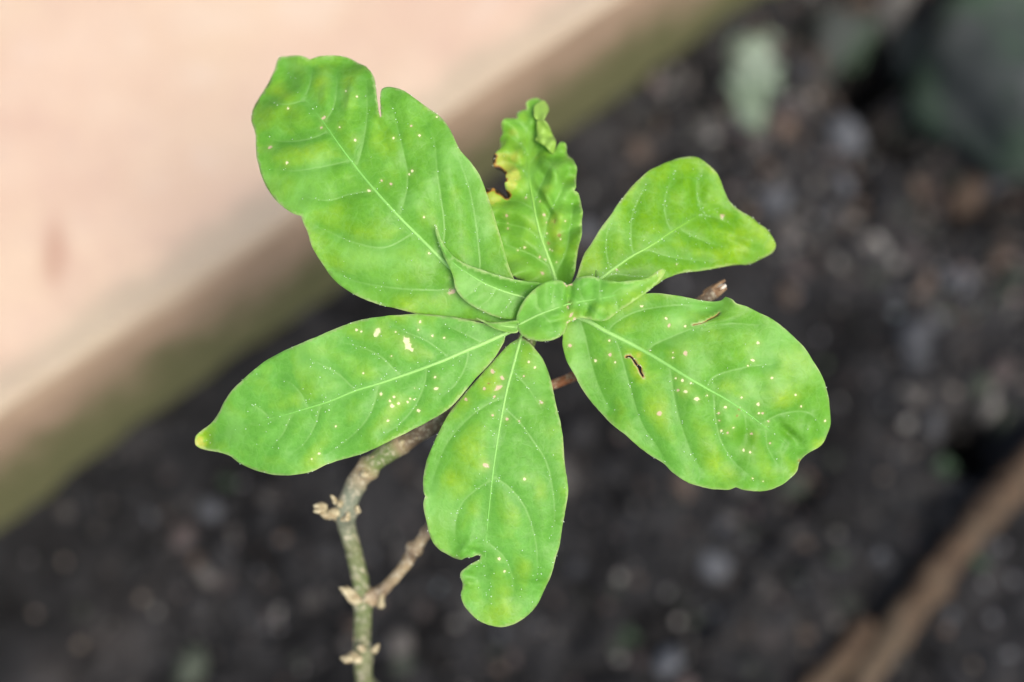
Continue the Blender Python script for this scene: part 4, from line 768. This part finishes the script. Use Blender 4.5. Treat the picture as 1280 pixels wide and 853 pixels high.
    at['yel'] = field(lf['yellow'])*lf.get('chlor', 1.0); at['brown'] = field(lf['brown']); at['deep'] = np.clip(field(lf['deep']), 0, 1)
    sp3 = [np.zeros(len(P2)) for _ in range(3)]; halo = np.zeros(len(P2))
    for sp in lf['spots']:
        x, y, r, tone, el, ang = sp; ang = math.radians(-ang); r = r*(.80 if key != 'L' else .72); st_ = .65 + .35*hash2(np.array([int(x*10)]), np.array([int(y*10)]), 3)[0]
        X_, Y_ = P2[:, 0]-x, P2[:, 1]-y
        u_, v_ = (X_*math.cos(ang)+Y_*math.sin(ang))/math.sqrt(el), (-X_*math.sin(ang)+Y_*math.cos(ang))*math.sqrt(el)
        d = np.hypot(u_, v_)/r*(1+.7*vnoise(np.arctan2(v_, u_)*1.6+x, np.zeros(len(P2))+y, 5))
        mk = np.clip(1.55 - d, 0, 1.1)*(.62 + .38*st_)*(1 if tone < 2 else .9); sp3[tone] = np.maximum(sp3[tone], mk)
        halo = np.maximum(halo, (.35 if key == 'B' else .26)*np.exp(-(np.hypot(X_, Y_)/(r*2.2))**2))
        c = c - .12*np.exp(-d*d)
    if lf['holes'] and key == 'D':
        dh = poly_dist(P2, np.vstack([holes[0], holes[0][:1]]))[0]; at['yel'] += .9*np.exp(-(dh/2.4)**2); sp3[1] = np.maximum(sp3[1], .7*np.exp(-(dh/.3)**2)); at['brown'] += .6*np.exp(-(dh/.2)**2)
        d2 = poly_dist(P2, np.vstack([holes[1], holes[1][:1]]))[0]; sp3[1] = np.maximum(sp3[1], .42*np.exp(-(d2/.6)**2)); at['brown'] += .5*np.exp(-(d2/.2)**2)
    at['sp_c'], at['sp_p'], at['sp_b'] = sp3; at['halo'] = halo; at['young'] = np.clip(2*lf.get('pale', 0)*(.4 + .8*np.clip(vnoise(P2[:, 0]/7, P2[:, 1]/7, 91)+.5, 0, 1)), 0, 1)
    at['tint'] = np.full(len(P2), lf['tint']); at['under'] = np.zeros(len(P2))
    P3 = W3(P2[:, 0], P2[:, 1], c); faces = T.tolist(); n0 = len(P3)
    VV = [P3]; FF = faces
    for fl in lf['flaps']:     # margin rolled over onto the blade, showing its paler underside
        po = catmull(fl['poly'], .5, True); lo, hi = po.min(0), po.max(0)
        gxx, gyy = np.meshgrid(np.arange(lo[0], hi[0], .55), np.arange(lo[1], hi[1], .55)); gp = np.c_[gxx.ravel(), gyy.ravel()]; gp = gp[inside(gp, po)]
        gp = clear(gp, po, .3); ap = np.vstack([po, gp])
        rs = delaunay_2d_cdt([Vector(p) for p in ap], [(q, (q+1) % len(po)) for q in range(len(po))], [], 0, 1e-4)
        Q = np.array([tuple(v) for v in rs[0]]); TT = np.array([t for t in rs[2] if len(t) == 3]); TT = TT[inside(Q[TT].mean(1), po)]
        cq = leaf_height(Q, lf, out, mid, veins)[0]
        a, b = np.array(fl['slope'][0]), np.array(fl['slope'][1]); t = np.clip(((Q-a)@(b-a))/((b-a)@(b-a)), 0, 1)
        cq = cq + fl['lift']*np.sqrt(np.clip(t, 0, 1))*(1.25-.5*t) + 1.5*vnoise(Q[:, 0]/2.2, Q[:, 1]/2.2, 77)
        FF = FF + [tuple(int(i_)+n0 for i_ in q[::-1]) for q in TT]; n0 += len(Q); VV.append(W3(Q[:, 0], Q[:, 1], cq))
        dq = poly_dist(Q, np.vstack([po, po[:1]]))[0]
        for k in at: at[k] = np.r_[at[k], {'under': np.full(len(Q), .75), 'edge': np.exp(-(dq/.3)**2), 'tint': np.full(len(Q), .6), 'yel': np.full(len(Q), .5)}.get(k, np.zeros(len(Q)))]
    bl = catmull(lf['midrib'], 1)[0]; base_c = lf['arch'][0][1]
    base = W3(np.array(bl[0]), np.array(bl[1]), np.array(base_c))
    o = mesh_obj('leaf', np.vstack(VV), FF, M_LEAF, parent, tuple(base), attrs=at)
    if label: o['label'] = label
    sm = o.modifiers.new('thickness', 'SOLIDIFY'); sm.thickness = lf.get('thick', .28)/1000; sm.offset = -1
    # midrib: low rounded ridge on the blade, running on into the leaf stalk
    mm = catmull(lf['midrib'], 1.0); mm = mm[inside(mm, out)]
    if len(mm) > 4:
        cm = leaf_height(mm, lf, out, mid, veins)[0]; k = len(mm); t = np.linspace(0, 1, k)
        end = int(k*.93); rad = lf['width']*.76*np.clip(1-t/lf.get('ribend', .92), 0, 1)**.75 + .06; kc = np.clip(t/.8, 0, 1)[:, None]; rc = np.array([(.36, .62, .18)])*(1-kc) + np.array([LEAF_COOL if lf['tint'] < .5 else LEAF_WARM])*1.15*kc
        path = np.c_[mm[:end], cm[:end] - rad[:end]*.35 - .12*t[:end]]
        v, f, cc = sweep(path, rad[:end], rc[:end], 10, .8, .05, 3)
        mesh_obj('midrib', W3(v[:, 0], v[:, 1], v[:, 2]), f, M_RIB, o, attrs={'col': cc})
    if key not in ('S',):
        p0 = np.array([*mm[0], leaf_height(mm[:1], lf, out, mid, veins)[0][0]-.3]); p2 = APEX[0]; p1 = (p0*.55+p2*.45) + np.array([0, 0, -1.5])
        v, f, cc = sweep([p0 + (p0-p1)*.25, p0, p1, p2], [lf['width']*.5, lf['width']*.66, lf['width']*.85, lf['width']*1.2], [(.33, .58, .17)]*4, 10, .8, .05, 3)
        mesh_obj('leaf_stalk', W3(v[:, 0], v[:, 1], v[:, 2]), f, M_RIB, o, attrs={'col': cc})
    # pale glandular hairs, densest along the veins
    if not small:
        wgt = np.exp(-(dv/.9)**2)*1.0 + .8*np.exp(-(dm/2.0)**2) + .55*np.exp(-(de/.5)**2) + .05
        wgt = wgt*(.25 + np.clip(vnoise(P2[:, 0]/9, P2[:, 1]/9, lf['seed']+40)+.45, 0, 1))
        nh = {'A': 130, 'L': 170, 'M': 190, 'D': 120, 'R': 170, 'B': 40, 'Y1': 40, 'Y2': 45}[key]
        pick = rng.choice(len(P2), nh, replace=False, p=wgt/wgt.sum())
        HV, HF = [], []; oct_ = np.array([(1, 0, 0), (-1, 0, 0), (0, 1, 0), (0, -1, 0), (0, 0, 1), (0, 0, -1)], float)
        of = [(0, 2, 4), (2, 1, 4), (1, 3, 4), (3, 0, 4), (2, 0, 5), (1, 2, 5), (3, 1, 5), (0, 3, 5)]
        for q in pick:
            r = rng.uniform(.08, .18); tilt = rng.uniform(-.25, .25, 2)
            pc = np.array([P2[q, 0]+rng.uniform(-.3, .3), P2[q, 1]+rng.uniform(-.3, .3), c[q]+r*.7])
            v = oct_*r*np.array([1, 1, rng.uniform(1, 2.4)]); v[4, :2] += tilt; b = len(HV)*6; HV.append(W3(*(v+pc).T)); HF += [tuple(i_+b for i_ in f_) for f_ in of]
        hh = mesh_obj('leaf_hairs', np.vstack(HV), HF, M_HAIR, o, smoothf=False); hh['kind'] = 'stuff'
    return o
APEX = [np.array(APEX_MM)]
PB = np.array(STEM_BASE)
plant = empty('shrub_seedling', (PB[0], PB[1], gz(PB[0], PB[1])))
tag(plant, 'leafy green shoot with spotted leaves on a knobbly stem beside the pavement', 'plant')
LABELS = {'A': 'broad leaf with a deep slit in its rounded margin', 'B': 'crumpled twisted leaf with yellow scorched margin', 'R': 'bright yellowish green leaf with bent tip',
 'D': 'wide leaf with brown edged hole and pale specks', 'L': 'leaf with cream blotches and pointed yellow tip', 'M': 'leaf with a bitten notch and thin pale midrib',
 'Y1': 'young leaf folded along its midrib', 'Y2': 'young leaf pinched across the middle with brown scars', 'G': 'tiny bud leaf', 'S': 'tiny upright bud tip'}
for key in ('A', 'B', 'R', 'D', 'L', 'M', 'Y1', 'Y2', 'G', 'S'): build_leaf(key, plant, LABELS[key])

# stem and twigs (mm in the rosette frame)
def part(name, data, mat, parent, label=None):
    v, f, cc = data
    o = mesh_obj(name, W3(v[:, 0], v[:, 1], v[:, 2]), f, mat, parent, attrs={'col': cc})
    if label: o['label'] = label
    return o
GREEN = (.130, .168, .058); OLIVE = (.148, .168, .070); GREY = (.18, .205, .14); TAN = (.34, .26, .145); BROWN = (.165, .115, .070); RED = (.27, .095, .030); LGREEN = (.13, .19, .05)
CM = dict(g=GREEN, o=OLIVE, y=GREY, t=TAN, b=BROWN, r=RED, l=LGREEN)
st = STEM
stem = part('stem', sweep([p[:3] for p in st], [p[3] for p in st], [CM[p[4]] for p in st], 22, .8, .07, 5, rings=STEM_RINGS), M_STEM, plant)
TW = TWIG
twig = part('side_twig', sweep([p[:3] for p in TW], [p[3] for p in TW], [CM[p[4]] for p in TW], 16, .6, .12, 8, rings=((.62, 1.6, .5), (.80, 1.2, .35), (.02, 2.5, .5))), M_STEM, plant, 'short dry brown side twig')
RT = RTWIG
rtw = part('broken_twig', sweep([p[:3] for p in RT], [p[3] for p in RT], [CM[p[4]] for p in RT], 16, .8, .06, 9), M_STEM, plant, 'reddish brown twig with a dry broken end')
# ragged dry end of the broken twig
e = np.array(RT[-1][:3]); dv_ = e-np.array(RT[-2][:3]); dv_ /= np.linalg.norm(dv_)
bits = []
for k in range(7):
    off = rng.normal(0, 1.0, 3); tip = e + dv_*rng.uniform(1.5, 4.5) + off*.8
    bits.append(sweep([e - dv_*4 + off*.9, e + off*.9, tip], [.9, .9, rng.uniform(.3, .6)], [TAN]*3, 8, .5, .3, 20+k))
part('torn_bark', join(bits), M_SCAR, rtw)
part('pith', sweep([e-dv_*1, e+dv_*2.2+np.array([.8, .6, .6]), e+dv_*3.4+np.array([1.0, .5, .6])], [.6, .95, .5], [TAN]*3, 8, .4, .3, 31), M_PITH, rtw)
# buds, leaf scars and lenticels on the stem
def scaly(name, p0, p1, r, n, seed, parent, mat=None, label=None):
    p0, p1 = np.array(p0, float), np.array(p1, float); d = p1-p0; L_ = np.linalg.norm(d); rs = np.random.default_rng(seed); bits = []
    for k in range(n):
        t = k/max(1, n-1); off = rs.normal(0, .45*r*(1-t*.6), 3); a = p0 + d*(t*.55) + off
        b = a + d/L_*(L_*.45) + rs.normal(0, .35*r, 3)
        bits.append(sweep([a, a*.5+b*.5, b], [r*.75*(1-.35*t), r*.8*(1-.4*t), r*.14], [TAN]*3, 9, .5, .22, seed+k))
    return part(name, join(bits), mat or M_BUD, parent, label)
for nm, a, b, r, n, sd in BUDS: scaly(nm, a, b, r, n, sd, stem)
lp = []
SP = np.array([p[:3] for p in st]); SR = np.array([p[3] for p in st])
for k in range(40):
    i = rng.integers(1, len(SP)-3); t = rng.uniform(); c0 = SP[i]*(1-t)+SP[i+1]*t; r = SR[i]*(1-t)+SR[i+1]*t
    tg = SP[i+1]-SP[i]; tg = tg/np.linalg.norm(tg); q = np.cross(tg, rng.normal(0, 1, 3)); q /= np.linalg.norm(q)
    lp.append(sweep([c0+q*r*.85-tg*.5, c0+q*(r+.12), c0+q*r*.85+tg*.5], [.3, rng.uniform(.3, .5), .3], [TAN]*3, 6, .4, .2, k))
lo_ = part('lenticels', join(lp), M_BUD, stem); lo_['kind'] = 'stuff'
# ---------------------------------------------------------------- loose things on the soil
def blob(seed, sub=2, rough=.25, sc=(1, 1, .7), freq=1.6, angular=False):
    bm = bmesh.new(); bmesh.ops.create_icosphere(bm, subdivisions=sub, radius=1)
    v = np.array([tuple(x.co) for x in bm.verts]); f = [tuple(x.index for x in q.verts) for q in bm.faces]; bm.free()
    n = sum(vnoise(v[:, a]*freq+seed*3.1, v[:, b]*freq+seed*1.7+a*9, seed) for a, b in ((0, 1), (1, 2), (2, 0)))
    n2 = sum(vnoise(v[:, a]*freq*3+seed, v[:, b]*freq*3+a*5, seed+50) for a, b in ((0, 1), (1, 2), (2, 0)))
    r = 1 + rough*n*1.2 + rough*.35*n2
    if angular: r = np.round(r*7)/7*.6 + r*.4
    return v*r[:, None]*np.array(sc), f
def tone_mat(name, c, k=1.35):
    return mat_rock(name, tuple(x*.8 for x in c), tuple(x*1.15 for x in c), tuple(x*.55 for x in c), .5, 220)
TONES = {'t': ((.27, .225, .18), 'tan'), 'g': ((.25, .25, .26), 'grey'), 'w': ((.56, .54, .50), 'pale'), 'b': ((.24, .30, .33), 'bluish'), 'p': ((.32, .225, .205), 'pinkish'), 'd': ((.11, .105, .105), 'dark grey'), 'n': ((.16, .22, .14), 'greenish')}
TM = {k: tone_mat('pebble_'+v[1].replace(' ', '_'), v[0]) for k, v in TONES.items()}
ORD = ['nearest', 'second nearest', 'third nearest', 'fourth nearest', 'fifth nearest', 'sixth nearest', 'seventh nearest', 'eighth nearest', 'ninth nearest', 'tenth nearest', 'eleventh nearest', 'twelfth nearest']
def seg_d(p, pts):
    return float(poly_dist(np.array([p]), np.array([q[:2] for q in pts]))[0][0])
def landmarks(p):
    d = {'the pavement foot': abs(float(np.dot(np.array(p) - KB, KN))), 'the lichen covered stone': math.dist(p, LICHEN[2][:2]), 'the mossy boulder': math.dist(p, STONES[0][2]) - .05,
         'the long brown stick': seg_d(p, STICKS[0][1]), 'the short tan stick': seg_d(p, STICKS[1][1]), 'the weed alone on bare soil': math.dist(p, SPROUTS[2][:2]), 'the weed under the blotched leaf': math.dist(p, SPROUTS[3][:2])}
    k = min(d, key=d.get); return k, d[k]
rows = []
for i, (x, y, r, tn) in enumerate(PEBBLES):
    if on_bed((x, y), .006): rows.append((i, x, y, r, tn) + landmarks((x, y)))
rank = {}
for row in sorted(rows, key=lambda q: q[6]):
    rank.setdefault((row[4], row[5]), []).append(row[0])
protos = {}
for i, x, y, r, tn, lm, _d in rows:
    key = (tn, i % 4)
    if key not in protos:
        v, f = blob(100+i % 4, 2, .3, (1, rng.uniform(.7, .95), .62)); o = mesh_obj('pebble', v, f, TM[tn]); protos[key] = o
    else:
        o = protos[key].copy(); COL.objects.link(o)
    o.scale = (r, r, r); o.location = (x, y, gz(x, y) + r*.30); o.rotation_euler = (rng.uniform(-.3, .3), rng.uniform(-.3, .3), rng.uniform(0, 6.3))
    n_ = rank[(tn, lm)]; w_ = ORD[n_.index(i)] + ' to' if len(n_) > 1 else 'on the soil nearest'
    tag(o, f'small {TONES[tn][1]} pebble {w_} {lm}', 'pebble', 'pebbles lying loose on the soil')
# crumbs of soil, grit and rotted bark: too many to count
base = [blob(200+k, 1, .5, (1, .85, .7), 1.3) for k in range(6)]
CV, CF, PA, TO = [], [], [], []; n = 0
pale_t = np.array([(.16, .148, .135), (.135, .143, .155), (.17, .125, .095), (.085, .10, .075), (.32, .31, .285), (.17, .135, .125)])
tries = 0; made = 0
while made < 9000 and tries < 60000:
    tries += 1
    x = rng.uniform(-.46, .50); y = rng.uniform(-.06, .72)
    if not on_bed((x, y), .004): continue
    den = .45 + 1.4*float(vnoise(np.array([x*7]), np.array([y*7]), 60)[0])
    if rng.uniform() > den: continue
    v, f = base[rng.integers(6)]; r = min(.013, .0016*math.exp(rng.normal(.25, .65)))
    a = rng.uniform(0, 6.28); ca, sa = math.cos(a), math.sin(a); q = v*r*np.array([1, rng.uniform(.6, 1.3), 1])
    q = np.c_[q[:, 0]*ca-q[:, 1]*sa + x, q[:, 0]*sa+q[:, 1]*ca + y, q[:, 2] + r*.4]
    CV.append(q); CF += [tuple(i+n for i in t) for t in f]; n += len(q); made += 1
    p = rng.uniform(); pv = 0 if p < (0.76 - .42*float(smooth(.30, .42, y + .35*x))) else rng.uniform(.15, 1.0)
    PA.append(np.full(len(q), pv)); TO.append(np.repeat(pale_t[rng.integers(6)][None], len(q), 0))
CV = np.vstack(CV); CV[:, 2] += ground_height(CV[:, 0], CV[:, 1])
cr = mesh_obj('soil_crumbs', CV, CF, M_CRUMB, attrs={'pale': np.concatenate(PA), 'tone': np.vstack(TO)})
tag(cr, 'dark crumbs of soil and grit scattered over the bed', 'soil', kind='stuff')
# boulder, lichen stone, sticks
def stone(name, seed, loc, sc, mat, label, cat, sub=4, rough=.3, rz=0, freq=1.4, bury=.35):
    v, f = blob(seed, sub, rough, (1, 1, 1), freq); v = v*np.array(sc)
    o = mesh_obj(name, v, f, mat); o.location = (loc[0], loc[1], gz(loc[0], loc[1]) + sc[2]*(1-2*bury)); o.rotation_euler = (0, 0, rz); tag(o, label, cat); return o
for a in STONES: stone(a[0], a[1], a[2], a[3], {'m': M_BOULDER, 'l': M_LICHEN}[a[4]], a[5], a[6], rz=a[7], rough=a[8])
bits = []
for i, (x, y, r) in enumerate(LICHEN):
    v, f = blob(500+i, 3, .7, (r, r*1.1, r*.45), 2.0); z = gz(x, y)
    bits.append((v + np.array([x, y, z + r*.18]), f, np.zeros((len(v), 3))))
v, f, _ = join(bits); lc = mesh_obj('lichen_stone', v, f, M_LICHEN, None, (LICHEN[2][0], LICHEN[2][1], gz(*LICHEN[2][:2])))
tag(lc, 'lumpy pale green lichen covered stone near the pavement foot', 'stone')
def stick(name, pts, radii, label, seed, group=None, knots=()):
    P = [(x*1000, y*1000, (gz(x, y) + z)*1000) for x, y, z in pts]
    v, f, cc = sweep(P, radii, [(.2, .13, .08)]*len(P), 18, 3, .30, seed, rings=knots)
    o = mesh_obj(name, v/1000, f, M_STICK, None, (pts[0][0], pts[0][1], gz(*pts[0][:2]))); tag(o, label, 'stick', group); return o
for nm, pts, rad, lab, sd, kn in STICKS: stick(nm, pts, rad, lab, sd, None, kn)
# small weeds
def sprout(loc, r, seed, label):
    rs = np.random.default_rng(seed); root = empty('weed_seedling', (loc[0], loc[1], gz(*loc))); tag(root, label, 'weed')
    z0 = gz(*loc)
    v, f, _ = sweep([(0, 0, -2), (.3, .2, r*400), (.6, .1, r*800)], [.6, .5, .4], [(0, 0, 0)]*3, 8, 1, .1, seed)
    mesh_obj('stalk', v/1000 + np.array([loc[0], loc[1], z0]), f, M_SPROUT, root)
    n_ = 4
    for k in range(n_):
        a = k/n_*6.28 + rs.uniform(-.3, .3); L_ = r*rs.uniform(.8, 1.2); V_, F_ = [], []
        for i in range(9):
            t = i/8; wd = .42*L_*math.sin(math.pi*min(1, t*.94+.06))**.8; zz = r*.75 + .25*L_*math.sin(t*2.6)
            for j in (-1, -.5, 0, .5, 1):
                V_.append((t*L_*math.cos(a) - j*wd*math.sin(a), t*L_*math.sin(a) + j*wd*math.cos(a), zz + abs(j)*.12*L_))
        F_ = [(i*5+j, i*5+j+1, i*5+j+6, i*5+j+5) for i in range(8) for j in range(4)]
        o = mesh_obj('leaf', np.array(V_) + np.array([loc[0], loc[1], z0]), F_, M_SPROUT, root); md = o.modifiers.new('thickness', 'SOLIDIFY'); md.thickness = .0003
for x, y, r, sd, lab in SPROUTS: sprout((x, y), r, sd, lab)
